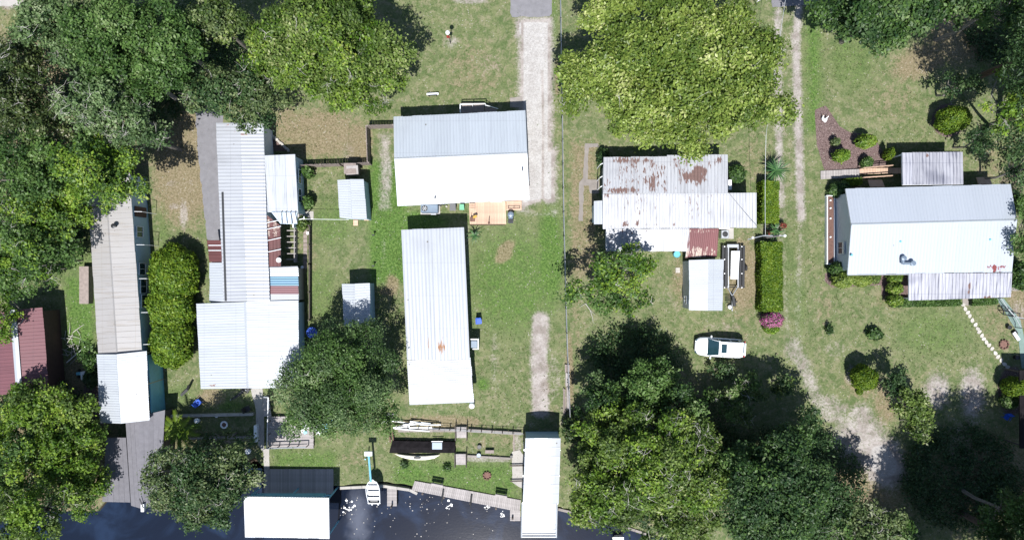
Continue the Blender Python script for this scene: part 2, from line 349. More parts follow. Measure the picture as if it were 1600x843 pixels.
    lush = mx(
        rec(X, Y, 580, 255, 632, 440, 14, 1.3), ell(X, Y, 800, 440, 80, 90, .62), ell(X, Y, 860, 400, 22, 90, .8), rec(X, Y, 1258, 20, 1285, 210, 14, .75), ell(X, Y, 1330, 90, 40, 60, .45), ell(X, Y, 640, 345, 60, 16, .95),
        ell(X, Y, 520, 350, 40, 40, .5), ell(X, Y, 500, 460, 30, 60, .45), rec(X, Y, 425, 700, 530, 740, 12, .6), rec(X, Y, 610, 715, 812, 790, 16, .62), ell(X, Y, 640, 740, 30, 22, .75), rec(X, Y, 100, 430, 150, 560, 12, .8),
        ell(X, Y, 1460, 520, 70, 40, .45), ell(X, Y, 1235, 430, 14, 70, .35), ell(X, Y, 255, 370, 8, 90, .45), ell(X, Y, 100, 380, 60, 60, .6), ell(X, Y, 30, 40, 30, 20, .7), ell(X, Y, 325, 350, 8, 60, .3),
        ell(X, Y, 280, 620, 30, 25, .4), ell(X, Y, 360, 635, 25, 10, .6), ell(X, Y, 865, 20, 7, 60, .5), ell(X, Y, 470, 225, 24, 16, .5), ell(X, Y, 970, 480, 50, 30, .2), ell(X, Y, 1250, 480, 12, 60, .4), ell(X, Y, 755, 600, 10, 10, .8))
    mulch = mx(
        polym(X, Y, [(1273, 172), (1290, 165), (1300, 180), (1312, 198), (1330, 208), (1362, 210), (1385, 245), (1385, 262), (1288, 266), (1276, 225)], 3, 1.1),
        ell(X, Y, 1482, 188, 26, 26, 1.0), polym(X, Y, [(420, 212), (452, 232), (448, 236), (420, 236)], 3, 1), polym(X, Y, [(1288, 425), (1470, 425), (1470, 480), (1395, 478), (1376, 462), (1376, 446), (1300, 450), (1288, 440)], 4, .8),
        ell(X, Y, 1345, 588, 14, 22, .7), ell(X, Y, 1582, 610, 24, 40, .9), ell(X, Y, 1190, 430, 8, 60, .7), ell(X, Y, 150, 610, 20, 40, .9), ell(X, Y, 1130, 250, 14, 14, .3), ell(X, Y, 1580, 300, 30, 80, .5))
    litter = mx(ell(X, Y, 60, 200, 200, 200), ell(X, Y, 60, 720, 140, 140), ell(X, Y, 300, 720, 70, 60, .7), ell(X, Y, 900, 660, 20, 26), ell(X, Y, 1030, 700, 120, 120), ell(X, Y, 1300, 790, 130, 90), ell(X, Y, 1560, 760, 120, 100, .8), ell(X, Y, 520, 60, 110, 80, .7))
    dry = mx(dry, litter * .95)
    mulch = mulch * (1 - np.clip(ell(X, Y, 30, 60, 60, 40) + rec(X, Y, 95, 430, 150, 560, 12), 0, 1))
    return sand, dry, lush, mulch
def axis(lo, hi, stepv, far):
    a = list(np.arange(lo, hi + stepv / 2, stepv)); g = []; d = stepv; x = hi
    while x < far: d *= 1.35; x += d; g.append(x)
    h = []; d = stepv; x = lo
    while x > -far: d *= 1.35; x -= d; h.append(x)
    return np.array(h[::-1] + a + g)
gx = axis(-51, 51, .2, 900); gy = axis(-28, 28, .2, 900)
GX, GY = np.meshgrid(gx, gy); PX, PY = 800 + GX * FPX / CAM_H, 421.5 - GY * FPX / CAM_H
wd = seg_d(PX, PY, WATER, True) * np.where(inside(PX, PY, WATER), 1, -1) / 16.0
gz = -1.5 * np.clip(wd / .3 + .25, 0, 1)
gz += (np.sin(GX * .31 + 1.3) * np.cos(GY * .27) * .03) * (wd < -1)
nx, ny = len(gx), len(gy)
co = np.stack([GX, GY, gz], -1).reshape(-1, 3).astype(np.float32)
idx = np.arange(nx * ny).reshape(ny, nx)
quads = np.stack([idx[:-1, :-1], idx[:-1, 1:], idx[1:, 1:], idx[1:, :-1]], -1).reshape(-1, 4)
def np_mesh(name, co, quads, k=4):
    me = bpy.data.meshes.new(name); me.vertices.add(len(co)); me.vertices.foreach_set('co', np.ascontiguousarray(co, np.float32).ravel())
    nf = len(quads); me.loops.add(nf * k); me.loops.foreach_set('vertex_index', quads.astype(np.int32).ravel())
    me.polygons.add(nf); me.polygons.foreach_set('loop_start', np.arange(0, nf * k, k, dtype=np.int32)); me.polygons.foreach_set('loop_total', np.full(nf, k, np.int32))
    me.update(calc_edges=True); return me
gme = np_mesh('ground', co, quads)
sa, dr, lu, mu = masks(PX, PY)
at = gme.attributes.new('gm', 'FLOAT_COLOR', 'POINT')
at.data.foreach_set('color', np.stack([sa, dr, lu, mu], -1).astype(np.float32).ravel())
gme.shade_smooth()
t = NT('lawn and soil'); v = t.pos()
sep = t.new('ShaderNodeSeparateColor'); an = t.new('ShaderNodeAttribute', attribute_name='gm'); t.t.links.new(an.outputs['Color'], sep.inputs[0])
n1 = t.noise(v, .12, 3); n2 = t.noise(v, .8, 5, .65); n3 = t.noise(v, 5.5, 6, .72); n4 = t.noise(v, 16, 3, .7); n5 = t.noise(v, 1.9, 4, .6, .6)
cl = lambda a, lo, hi: t.step(a, lo, hi)
lawn = t.mix(cl(t.math('ADD', t.math('MULTIPLY', n2, .6), t.math('MULTIPLY', n3, .4)), .38, .62), (.068, .098, .036), (.128, .142, .068))
lawn = t.mix(t.math('MULTIPLY', cl(n5, .46, .66), .6), lawn, (.195, .175, .115))
def mk(ch, k2, k3, lo, hi):
    a = t.math('ADD', ch, t.math('MULTIPLY', t.math('SUBTRACT', n5, .5), k2)); a = t.math('ADD', a, t.math('MULTIPLY', t.math('SUBTRACT', n3, .5), k3)); return t.step(a, lo, hi)
lush_m = mk(sep.outputs[2], 1.3, .8, .15, .85)
c = t.mix(lush_m, lawn, t.mix(cl(n3, .4, .62), (.042, .088, .018), (.092, .150, .038)))
clump = t.math('MULTIPLY', cl(t.noise(v, 1.35, 5, .7, 1.2), .56, .66), .55)
c = t.mix(clump, c, (.048, .078, .026))
dry_m = mk(sep.outputs[1], .9, .7, .35, .9)
c = t.mix(t.math('MULTIPLY', dry_m, .78), c, t.mix(cl(n3, .38, .62), (.135, .105, .060), (.21, .165, .115)))
mul_m = mk(an.outputs['Alpha'], .15, .2, .42, .58)
c = t.mix(mul_m, c, t.mix(cl(n4, .36, .64), (.055, .036, .033), (.165, .120, .115)))
sand_m = mk(sep.outputs[0], .75, 1.15, .26, .92)
pale = t.step(sep.outputs[0], .95, 1.1)
c = t.mix(sand_m, c, t.mix(pale, t.mix(cl(n2, .35, .65), (.19, .165, .15), (.30, .275, .262)), t.mix(cl(t.math('ADD', t.math('MULTIPLY', n3, .4), t.math('MULTIPLY', n2, .6)), .3, .7), (.26, .245, .235), (.365, .357, .35))))
spk = t.new('ShaderNodeTexVoronoi'); t.put(spk.inputs['Vector'], v); spk.inputs['Scale'].default_value = 3.2
c = t.mix(t.math('MULTIPLY', t.step(spk.outputs['Distance'], .2, .1), t.step(n2, .44, .58)), c, (.26, .25, .215))
k = t.lin(t.math('ADD', t.math('MULTIPLY', n4, .6), t.math('MULTIPLY', n3, .4)), .33, .67, .72, 1.28)
sc_ = t.new('ShaderNodeVectorMath', operation='SCALE'); t.put(sc_.inputs[0], c); t.put(sc_.inputs['Scale'], k)
sz_ = t.new('ShaderNodeSeparateXYZ'); t.put(sz_.inputs[0], v)
c = t.mix(t.step(sz_.outputs[2], -.12, -.4), sc_.outputs[0], (.045, .036, .026))
t.bump(t.math('ADD', n3, t.math('MULTIPLY', n4, .7)), .4, .1)
gme.materials.append(t.fin(c, .95, 0, .15))
ground = bpy.data.objects.new('ground', gme); COL.objects.link(ground); tag(ground, kind='structure')

t = NT('dark canal water'); v = t.pos()
n = t.noise(v, .22, 4, .6, .8); n2 = t.noise(v, 5, 3)
col = t.mix(t.step(n, .45, .7), (.004, .007, .016), (.010, .019, .042))
t.bump(t.math('ADD', n2, t.noise(t.scale(v, (1, 2.2, 1)), 1.6, 3)), .035, .04)
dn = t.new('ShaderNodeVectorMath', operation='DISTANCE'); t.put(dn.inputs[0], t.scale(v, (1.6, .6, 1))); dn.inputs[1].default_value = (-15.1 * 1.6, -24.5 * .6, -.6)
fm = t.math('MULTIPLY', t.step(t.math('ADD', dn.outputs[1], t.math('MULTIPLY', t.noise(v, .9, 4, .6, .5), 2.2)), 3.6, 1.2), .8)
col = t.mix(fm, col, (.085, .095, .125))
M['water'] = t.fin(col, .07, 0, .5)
w = MB(); w.prism([(-200, -20.0), (-200, -400), (300, -400), (300, -18.5)], -3.0, -.62); wo = w.build('water', M['water']); tag(wo, kind='structure')

def ragged(poly, amp, stepm=.35, seed=1):
    r = random.Random(seed); out = []
    for i in range(len(poly)):
        a = Vector(poly[i][:2]); b = Vector(poly[(i + 1) % len(poly)][:2]); d = (b - a).length; k = max(1, int(d / stepm)); nrm = Vector(((b - a).y, -(b - a).x)) / max(d, 1e-6)
        for j in range(k):
            q = a + (b - a) * j / k + nrm * r.uniform(-amp, amp) * (0 if j == 0 else 1); out.append((q.x, q.y))
    return out
def sheet(name, pxs, z, mat, amp=0.0, seed=1, th=.05, step=.35):
    pl = [tuple(P(x, y, 0)[:2]) for x, y in pxs]
    if amp: pl = ragged(pl, amp, step, seed)
    m = MB(); m.prism(pl, z - th, z); return tag(m.build(name, mat), kind='structure')
def sheet_world(name, pl, z, mat): m = MB(); m.prism(pl, z - .03, z); return tag(m.build(name, mat), kind='structure')
sheet('asphalt_drive', [(797, -60), (861, -60), (862, 22), (858, 26), (800, 27), (797, 20)], .045, M['asphalt'], .07, 2)
sheet('asphalt_drive', [(1204, -60), (1276, -60), (1277, 4), (1262, 9), (1207, 12), (1205, 4)], .045, M['asphalt'], .07, 3)
sheet('asphalt_path', [(304, 150), (348, 150), (348, 372), (334, 378), (324, 374), (316, 300), (308, 220)], .045, M['asphalt'], .08, 4)
sheet('garden_path', [(914, 224), (934, 224), (936, 230), (920, 231), (918, 280), (936, 282), (936, 302), (922, 302), (920, 290), (912, 290), (911, 345), (904, 345), (905, 285), (911, 278)], .045, M['concrete_d'], .05, 5)
sheet('concrete_path', [(391, 604), (410, 604), (411, 625), (413, 648), (413, 700), (421, 701), (421, 734), (413, 734), (412, 706), (400, 690), (400, 640)], .045, M['concrete'], .03, 6)
sheet('concrete_pad', [(1126, 356), (1146, 356), (1146, 373), (1126, 373)], .07, M['concrete'], 0, 7, .12)
sheet('concrete_pad', [(797, 153), (815, 151), (816, 168), (797, 168)], .05, M['concrete_d'], .02, 8)
sheet('concrete_pad', [(800, 705), (812, 702), (820, 712), (820, 765), (800, 752)], .05, M['concrete'], .05, 9)
sheet('concrete_pad', [(1568, 425), (1588, 432), (1592, 438), (1592, 454), (1568, 454)], .05, M['concrete_d'], .03, 10)
sheet('concrete_path', [(1557, 466), (1568, 466), (1594, 500), (1600, 530), (1600, 575), (1596, 575), (1590, 520)], .05, M['teal_slab'], .02, 11)
sheet('concrete_pad', [(464, 330), (490, 330), (490, 343), (464, 343)], .05, M['concrete'], .03, 12)

# ------------------------------------------------------------------ sheet metal roofs, panel by panel
def roof_patch(root, mat, A, B, B2, A2, rib=.3, ribh=.035, panel=.9, thick=.12, rustf=None, deckmat=None, sine=False, name='roof', seam=False, along=False):
    """A-B is the eave, A2-B2 the ridge side (world points); the ribs run from eave to ridge. Returns the roof part."""
    A, B, B2, A2 = [Vector(p) for p in (A, B, B2, A2)]
    if along: A, B, B2, A2 = B, B2, A2, A
    N = (B - A).cross(A2 - A).normalized(); N = -N if N.z < 0 else N
    dk = MB(); dk.slab([A, B, B2, A2], thick); roof = dk.build(name, deckmat or M['trim'], root)
    L = ((B - A).length + (B2 - A2).length) / 2; npan = max(1, round(L / panel)); nr = max(1, round(panel / rib))
    if seam: prof = [(0, 0), (.04, 1), (.08, 0)]
    elif sine: prof = [(0, 0), (.2, .35), (.5, 1), (.8, .35)]
    else: prof = [(0, 0), (.62, 0), (.70, 1), (.92, 1)]
    vs = 10 if rustf else 1; rr = random.Random(int(abs(A.x * 31 + A.y * 17)))
    jit = [rr.uniform(-.17, .17) for _ in range(npan * nr + 1)]
    for k in range(npan):
        us = []; ji = []
        for r_ in range(nr):
            for pu, ph in prof: us.append(((k + (r_ + pu) / nr) / npan, ph)); ji.append(jit[k * nr + r_])
        us.append(((k + 1) / npan, prof[0][1])); ji.append(ji[-1])
        us = [(max(0, min(1, u)), h) for u, h in us]
        m = MB(); lift = .02 + rr.uniform(0, .006); ext = rr.uniform(0, .05); rv = []
        for (u, h), jt in zip(us, ji):
            for j in range(vs + 1):
                q = j / vs; a = A.lerp(B, u); b = A2.lerp(B2, u); p = a.lerp(b, q)
                if j == 0: p = p - (b - a).normalized() * ext
                p = p + N * (lift + h * ribh); m.v.append(tuple(p))
                if rustf: w0 = rustf(800 + p.x * FPX / (CAM_H - p.z), 421.5 - p.y * FPX / (CAM_H - p.z)); rv.append(max(0, w0 + jt) if w0 > .15 else w0)
        s1 = vs + 1
        for i in range(len(us) - 1):
            for j in range(vs): m.f.append((i * s1 + j, (i + 1) * s1 + j, (i + 1) * s1 + j + 1, i * s1 + j + 1)); m.mi.append(0)
        if (Vector(m.v[s1]) - Vector(m.v[0])).cross(Vector(m.v[1]) - Vector(m.v[0])).z < 0: m.f = [f[::-1] for f in m.f]
        o = m.build('roof_panel', mat, roof)
        if rustf:
            a_ = o.data.attributes.new('rust', 'FLOAT', 'POINT'); a_.data.foreach_set('value', rv)
    return roof
def ridge_cap(roof, a, b, mat, w=.16):
    a, b = Vector(a), Vector(b); d = (b - a).normalized(); s_ = Vector((-d.y, d.x, 0))
    m = MB(); up = Vector((0, 0, 1))
    def ring(c): return [c + s_ * w + up * -.01, c + up * .075, c - s_ * w + up * -.01, c + up * .03]
    m.loft([ring(a), ring(b)]); m.build('ridge_cap', mat, roof)
def walls(root, pts, mat, z0=0.0, thick=.12, name='wall'):
    """pts: footprint in order, (x, y, ztop); one wall part per straight side (gable apexes belong to their side)"""
    n = len(pts); out = []; i = 0; c = Vector((sum(p[0] for p in pts) / n, sum(p[1] for p in pts) / n))
    sides = []; cur = [pts[0]]
    for k in range(1, n + 1):
        p = pts[k % n]; cur.append(p)
        if len(p) > 3 and p[3] == 'apex': continue
        sides.append(cur); cur = [p]
    for sd_ in sides:
        a, b = Vector(sd_[0][:2]), Vector(sd_[-1][:2]); d = (b - a); 
        if d.length < .05: continue
        d.normalize(); nrm = Vector((-d.y, d.x)); nrm = -nrm if (c - a).dot(nrm) < 0 else nrm
        m = MB(); outer = [(p[0], p[1], z0) for p in (sd_[0], sd_[-1])] + [(p[0], p[1], p[2]) for p in sd_[::-1]]
        sh = [Vector((nrm.x, nrm.y, 0)) * thick + Vector((d.x, d.y, 0)) * e for e in (thick * 1.01,)][0]
        q = []
        for j, p in enumerate(outer):
            o2 = Vector(p) + Vector((nrm.x, nrm.y, 0)) * thick
            q.append(o2)
        vs_ = [Vector(p) for p in outer] + q; k = len(outer)
        fs = [tuple(range(k)), tuple(range(2 * k - 1, k - 1, -1))] + [(i, k + i, k + (i + 1) % k, (i + 1) % k) for i in range(k)]
        m.add(vs_, fs); out.append(m.build(name, mat, root))
    return out
def lerp_in(a, b, d):
    a, b = Vector(a), Vector(b); v = b - a; return a + v.normalized() * d
def gable(root, NW, NE, SE, SW, R1, R2, ze, zr, ns, mat, mat2=None, oh=.35, wallmat=None, wallname='wall', z0=0.0, caps=None, do_walls=True, deckmat=None, **kw):
    """corner and ridge spots as seen on the photograph at eave / ridge height; ns: ridge runs north-south"""
    nw, ne, se, sw = P(*NW, ze), P(*NE, ze), P(*SE, ze), P(*SW, ze); r1, r2 = P(*R1, zr), P(*R2, zr)
    if ns:
        a = roof_patch(root, mat, sw, nw, r1, r2, deckmat=deckmat, **kw); b = roof_patch(root, mat2 or mat, ne, se, r2, r1, deckmat=deckmat, **kw)
    else:
        a = roof_patch(root, mat, nw, ne, r2, r1, deckmat=deckmat, **kw); b = roof_patch(root, mat2 or mat, se, sw, r1, r2, deckmat=deckmat, **kw)
    if caps: ridge_cap(a, r1, r2, caps)
    W = []
    if do_walls:
        cen = (nw + ne + se + sw) / 4
        def ins(p):
            q = p.copy(); ux = (ne - nw).normalized(); uy = (nw - sw).normalized()
            q += ux * oh * (1 if (cen - p).dot(ux) > 0 else -1); q += uy * oh * (1 if (cen - p).dot(uy) > 0 else -1); return q
        slope = (zr - ze) / max(.1, ((r1 - nw) - (r1 - nw).project((sw - nw) if ns else (ne - nw))).to_2d().length)
        zt = ze + slope * oh - .14
        c4 = [ins(p) for p in (nw, ne, se, sw)]
        if ns:
            u = (sw - nw).normalized(); q1 = r1 + u * oh; q2 = r2 - u * oh
            pts = [(*c4[0][:2], zt), (*q1[:2], zr - .15, 'apex'), (*c4[1][:2], zt), (*c4[2][:2], zt), (*q2[:2], zr - .15, 'apex'), (*c4[3][:2], zt)]
        else:
            u = (ne - nw).normalized(); q1 = r1 + u * oh; q2 = r2 - u * oh
            pts = [(*c4[3][:2], zt), (*q1[:2], zr - .15, 'apex'), (*c4[0][:2], zt), (*c4[1][:2], zt), (*q2[:2], zr - .15, 'apex'), (*c4[2][:2], zt)]
        W = walls(root, pts, wallmat or M['wall_white'], z0, name=wallname)
    return a, b, W
def flat(root, NW, NE, SE, SW, zn, zs, zw=None, mat=None, ribs='ns', **kw):
    """single slope: heights north/south (ribs ns) or west/east (ribs ew)"""
    if ribs == 'ns':
        A, B, B2, A2 = P(*SW, zs), P(*SE, zs), P(*NE, zn), P(*NW, zn); 
    else:
        A, B, B2, A2 = P(*SW, zs), P(*NW, zs), P(*NE, zn), P(*SE, zn)
    return roof_patch(root, mat, A, B, B2, A2, **kw), (A, B, B2, A2)
def window(parent, c, w, h, face, rz=0.0, mat='trim'):
    """face: outward unit dir (x, y); a framed window proud of the wall"""
    c = Vector(c); fx, fy = face; tx, ty = -fy, fx
    fr = MB(); b = .06
    for dx, dz, ww, hh in ((0, h / 2, w + b, b), (0, -h / 2, w + b, b), (-w / 2, 0, b, h - b), (w / 2, 0, b, h - b), (0, 0, b * .7, h - b)):
        cc = c + Vector((tx * dx + fx * .03, ty * dx + fy * .03, dz)); ang = math.atan2(ty, tx)
        fr.box(cc, (ww, .07, hh), ang)
    o = fr.build('window', M[mat], parent)
    g = MB(); g.box(c + Vector((fx * .012, fy * .012, 0)), (w - b, .02, h - b), math.atan2(ty, tx)); g.build('pane', M['glass'], parent if parent.parent and parent.parent.parent else o)
    return o
# ------------------------------------------------------------------ buildings
def house(name, label, cat='house', at=(0, 0), group=None): return thing(name, label, cat, P(*at, 0), group)
def pxrust(blobs):
    def f(px, py):
        v = 0
        for cx, cy, rx, ry, a in blobs:
            d = math.hypot((px - cx) / rx, (py - cy) / ry); v = max(v, a * max(0, min(1, (1.5 - d) / .8)))
        return v
    return f
# maroon shed, far left
h = house('red_shed', 'maroon metal roofed shed with pale ridge cap at the left edge', 'shed', (40, 540))
a, b, W = gable(h, (-28, 487), (66, 480), (76, 612), (-18, 618), (20, 484), (30, 614), 3.0, 3.9, True, M['red_metal'], wallmat=M['wall_red'], rib=.3, panel=.92, ribh=.02, deckmat=M['wall_red'])
ridge_cap(b, P(20, 484, 3.93), P(30, 614, 3.93), M['bright_metal'], .28)
# long taupe trailer home
h = house('mobile_home', 'long mobile home with taupe metal roof and blue shaded east wall', 'mobile home', (190, 430))
a, b, W = gable(h, (136, 272), (202, 270), (222, 551), (154, 556), (164, 272), (183, 553), 3.1, 3.5, True, M['taupe_metal'], wallmat=M['wall_blue'], oh=.12, rib=.45, panel=1.05, ribh=.018, seam=True)
ridge_cap(a, P(164, 272, 3.5), P(183, 553, 3.5), M['taupe_metal'], .1)
m = MB(); c = P(180, 353, 3.55); m.lathe(c, [(.09, -.2), (.09, .25), (.2, .26), (.22, .34), (.06, .42)], 12); m.build('roof_vent', M['dkmetal'], h)
we = P(207, 400, 3.1).x
def east_x(py, z=3.1): return P(202 + (py - 270) * 20 / 281, py, z).x - .12 + .02
for y0, w_ in ((362, 1.0), (420, 1.1), (447, 1.3), (470, 1.2)):
    yy = P(0, y0, 0).y * (CAM_H - 2.0) / CAM_H; window(h, (east_x(y0) + .02, yy, 1.9), w_, 1.1, (1, 0))
dd = MB(); yy = P(0, 333, 0).y; dd.box((east_x(333) + .04, yy, 1.5), (.08, .95, 2.0)); dd.build('door', M['wall_red'], h)
for py in (330, 382, 435, 488, 538):
    mm = MB(); x0 = east_x(py); y0 = P(0, py, 3).y; mm.tube((x0, y0, 2.85), (x0 + .75, y0, 2.6), .025); mm.tube((x0 + .75, y0, 0), (x0 + .75, y0, 2.6), .025); mm.build('awning_post', M['trim'], h)
mm = MB(); mm.box(tuple(P(135, 445, .4)), (.9, 3.6, .8)); mm.build('landing', M['wood_fence'], h)
# carport at its south end
h = house('carport_roof', 'bright white carport roof over the south end of the taupe mobile home', 'carport', (195, 605))
a, b, W = gable(h, (152, 553), (229, 548), (233, 656), (157, 660), (182, 553), (189, 661), 3.3, 3.85, True, M['bright_metal_x'], wallmat=M['wall_blue'], do_walls=False, rib=.25, panel=.95, ribh=.025)
for q in ((155, 556), (227, 551), (231, 653), (160, 656), (229, 600), (157, 606)):
    m = MB(); p = P(*q, 3.2); m.tube((p.x, p.y, 0), (p.x, p.y, 3.16), .06); m.build('post', M['galv'], h)
m = MB(); p1 = P(222, 555, 3); p2 = P(228, 652, 3); q = [(p1.x + .25, p1.y), (p1.x + .37, p1.y), (p2.x + .37, p2.y), (p2.x + .25, p2.y)]; m.prism(q, .05, 2.6); m.build('side_screen', M['blue_steel'], h)
m = MB(); m.box(tuple(P(236, 650, 1.2)), (.9, .1, 2.2)); m.build('end_screen', M['wall_blue'], h)
# brown roofed boathouse below it
h = house('boathouse', 'boathouse with low grey-brown rolled roofing reaching out over the canal', 'boathouse', (215, 720))
nw, r1, ne = P(196, 652, 2.5), P(216, 650, 3.0), P(258, 640, 2.4); sw, r2, se = P(205, 789, 2.5), P(225, 795, 3.0), P(250, 782, 2.4)
def board_roof(h, A, B, B2, A2, mat, n, name='roof'):
    dk = MB(); dk.slab([A, B, B2, A2], .12); rf = dk.build(name, M['wood_dark'], h)
    for k in range(n):
        u0, u1 = k / n, (k + 1) / n; L0, L1, R0, R1 = A.lerp(A2, u0), A.lerp(A2, u1), B.lerp(B2, u0), B.lerp(B2, u1)
        up = Vector((0, 0, .03)); s = MB(); s.slab([L0 + up * .6, L1 + up * 1.3, R1 + up * 1.3, R0 + up * .6], .03); s.build('roofing_strip', mat, rf)
    return rf
board_roof(h, sw, nw, r1, r2, M['shingle'], 3); board_roof(h, ne, se, r2, r1, M['shingle'], 5)
board_roof(h, P(160, 783, 2.1), P(166, 683, 2.1), P(197, 683, 2.4), P(204, 784, 2.4), M['shingle'], 5, 'lean_to_roof')
walls(h, [(nw.x + .3, nw.y - .3, 2.35), (r1.x, r1.y - .3, 2.8, 'apex'), (ne.x - .4, ne.y - .3, 2.25), (se.x - .3, se.y + .5, 2.25), (r2.x, r2.y + .5, 2.8, 'apex'), (sw.x + .3, sw.y + .5, 2.35)], M['wood_dark'], -.9)
w_ = P(166, 690, 2.1), P(163, 780, 2.1); 
for p in (P(168, 690, 2), P(164, 735, 2), P(163, 778, 2), P(202, 780, 2)): m = MB(); m.tube((p.x, p.y, -1.2), (p.x, p.y, 2.0), .1); m.build('piling', M['wood_dark'], h)
h = thing('mooring_post', 'white capped post with a leaning pole at the tip of the brown boathouse', 'post', P(224, 793, 0))
m = MB(); p = P(224, 792, 3.1); m.box((p.x, p.y, 3.15), (.28, .7, .25)); m.build('cap', M['trim'], h); m = MB(); m.tube((p.x, p.y, -.9), (p.x, p.y, 3.02), .08); m.build('pole', M['wood_dark'], h)
m = MB(); m.tube((p.x - .25, p.y + .9, 3.3), (p.x + .1, p.y, 3.3), .05); m.build('arm', M['dkmetal'], h)

# long white house with additions
h = house('long_house', 'long narrow white metal roofed house with patchwork additions', 'house', (380, 330))
gable(h, (338, 192), (411, 192), (421, 470), (350, 471), (375, 192), (386, 470), 3.0, 3.17, True, M['white_metal_x'], wallmat=M['wall_white'], oh=.15, rib=.3, panel=.95, ribh=.018, sine=True,
      rustf=pxrust([(375, 200, 40, 12, .28), (415, 300, 4, 100, .1)]))
m = MB(); m.slab([P(346, 300, 3.12), P(349, 300, 3.12), P(354, 470, 3.12), P(351, 470, 3.12)], .05); m.build('gutter', M['dkmetal'], h)
a, c4 = flat(h, (412, 243), (461, 241), (466, 333), (414, 331), 3.0, 2.7, mat=M['smooth_metal'], rib=.9, panel=1.2, ribh=.02, seam=True, name='side_roof')
walls(h, [(c4[3].x, c4[3].y - .1, 2.84), (c4[2].x - .15, c4[2].y - .1, 2.84), (c4[1].x - .15, c4[1].y + .1, 2.55), (c4[0].x, c4[0].y + .1, 2.55)], M['wall_blue'])
for y0 in (275, 305): window(h, (P(466, y0, 2.6).x - .2 + .03, P(0, y0, 2).y, 1.6), 1.3, 1.0, (1, 0))
flat(h, (424, 331), (464, 331), (465, 349), (438, 349), 2.85, 2.6, mat=M['clear_panel'], rib=.25, panel=.8, ribh=.03, name='patio_roof')
for k in range(4):
    m = MB(); a_ = P(440 + k * 7, 330, 2.93); b_ = P(441 + k * 8, 349, 2.72); m.tube(a_, b_, .04); m.build('batten', M['dkmetal'], h)
A = roof_patch(h, M['rusty_metal_x'], P(417, 416, 2.8), P(439, 416, 2.55), P(438, 352, 2.55), P(416, 335, 2.8), rib=.3, panel=.75, ribh=.03, name='rusty_roof', rustf=pxrust([(425, 352, 22, 20, .42), (428, 390, 20, 20, .15)]))
for y0 in (343, 353, 371, 389):
    m = MB(); m.tube(P(416, y0 + 5, 2.98), P(439, y0, 2.75), .035); m.build('batten', M['trim'], h)
m = MB(); c = P(436, 406, 2.9); m.lathe(c, [(.12, -.3), (.12, .1), (.24, .12), (.05, .25)], 12); m.build('roof_vent', M['white'], h)
ys = [(417, 431, 'bright_metal_x'), (431, 446, 'blue_metal'), (446, 459, 'red_metal'), (459, 470, 'bright_metal_x')]
dk = MB(); dk.slab([P(419, 417, 2.7), P(465, 416, 2.5), P(467, 470, 2.5), P(420, 470, 2.7)], .1); prf = dk.build('striped_roof', M['trim'], h)
for y0, y1, mt in ys:
    mm = MB(); n = 4
    A0, A1, B0, B1 = P(419, y0, 2.72), P(419, y1, 2.72), P(466, y0, 2.52), P(467, y1, 2.52)
    vs = []; fs = []
    for i in range(n * 4 + 1):
        u = i / (n * 4); hh = (0, .02, .035, .02)[i % 4] + .02; vs += [A0.lerp(A1, u) + Vector((0, 0, hh)), B0.lerp(B1, u) + Vector((0, 0, hh))]
    for i in range(n * 4): fs.append((2 * i, 2 * i + 2, 2 * i + 3, 2 * i + 1))
    mm.add(vs, fs); mm.build('roof_panel', M[mt], prf)
walls(h, [(*P(421, 419, 2.7)[:2], 2.6), (*P(462, 419, 2.5)[:2], 2.4), (*P(463, 469, 2.5)[:2], 2.4), (*P(421, 469, 2.7)[:2], 2.6)], M['wall_tan'])
roof_patch(h, M['rusty_metal_x'], P(328, 409, 2.3), P(324, 375, 2.3), P(345, 375, 2.75), P(348, 409, 2.75), rib=.3, panel=.7, ribh=.03, name='red_porch_roof')
for y0 in (383, 391):
    m = MB(); m.tube(P(326, y0, 2.4), P(346, y0, 2.85), .04); m.build('batten', M['trim'], h)
roof_patch(h, M['bright_metal_x'], P(328, 471, 2.3), P(328, 410, 2.3), P(348, 410, 2.75), P(351, 471, 2.75), rib=.25, panel=.8, ribh=.03, name='porch_roof')
for q in ((330, 378), (331, 409), (331, 440), (331, 468)): p = P(*q, 2.2); m = MB(); m.tube((p.x, p.y, 0), (p.x, p.y, 2.2), .06); m.build('post', M['trim'], h)
m = MB(); m.box(tuple(P(463, 350, 1)), (.1, .8, 2)); m.build('door', M['trim'], h)
m = MB()
for k in range(6): m.box(tuple(P(455, 360 + k * 9, .9)), (.9, .08, .06))
m.box(tuple(P(462, 383, .45)), (.08, 3.3, .9)); m.build('lattice_rail', M['wood_grey'], h)
# big carport south of it
h = house('garage', 'wide white double pitched garage roof south of the long white house', 'garage', (387, 540))
gable(h, (307, 474), (466, 469), (467, 606), (314, 607), (383, 471), (387, 606), 2.7, 3.0, True, M['bright_metal_x'], wallmat=M['wall_blue'], oh=.25, rib=.25, panel=.95, ribh=.03, rustf=pxrust([(340, 600, 30, 5, .2)]), caps=M['bright_metal_x'])
# small shed with pale roof
h = house('garden_shed', 'small pale blue roofed shed beside the wooden yard fence', 'shed', (555, 310))
gable(h, (528, 281), (568, 280), (573, 342), (531, 340), (547, 280), (550, 342), 2.5, 2.72, True, M['bright_metal_x'], wallmat=M['wall_blue'], oh=.06, rib=.23, panel=.95, ribh=.03)
m = MB(); m.box(tuple(P(556, 348, .1)), (.45, .55, .2)); m.build('step', M['wood'], h)
h = house('garden_shed', 'small white roofed shed half under the central tree\'s shade', 'shed', (562, 475))
gable(h, (535, 443), (577, 442), (579, 507), (538, 510), (554, 443), (557, 510), 2.6, 2.82, True, M['bright_metal_x'], wallmat=M['wall_blue'], oh=.06, rib=.23, panel=.95, ribh=.03)
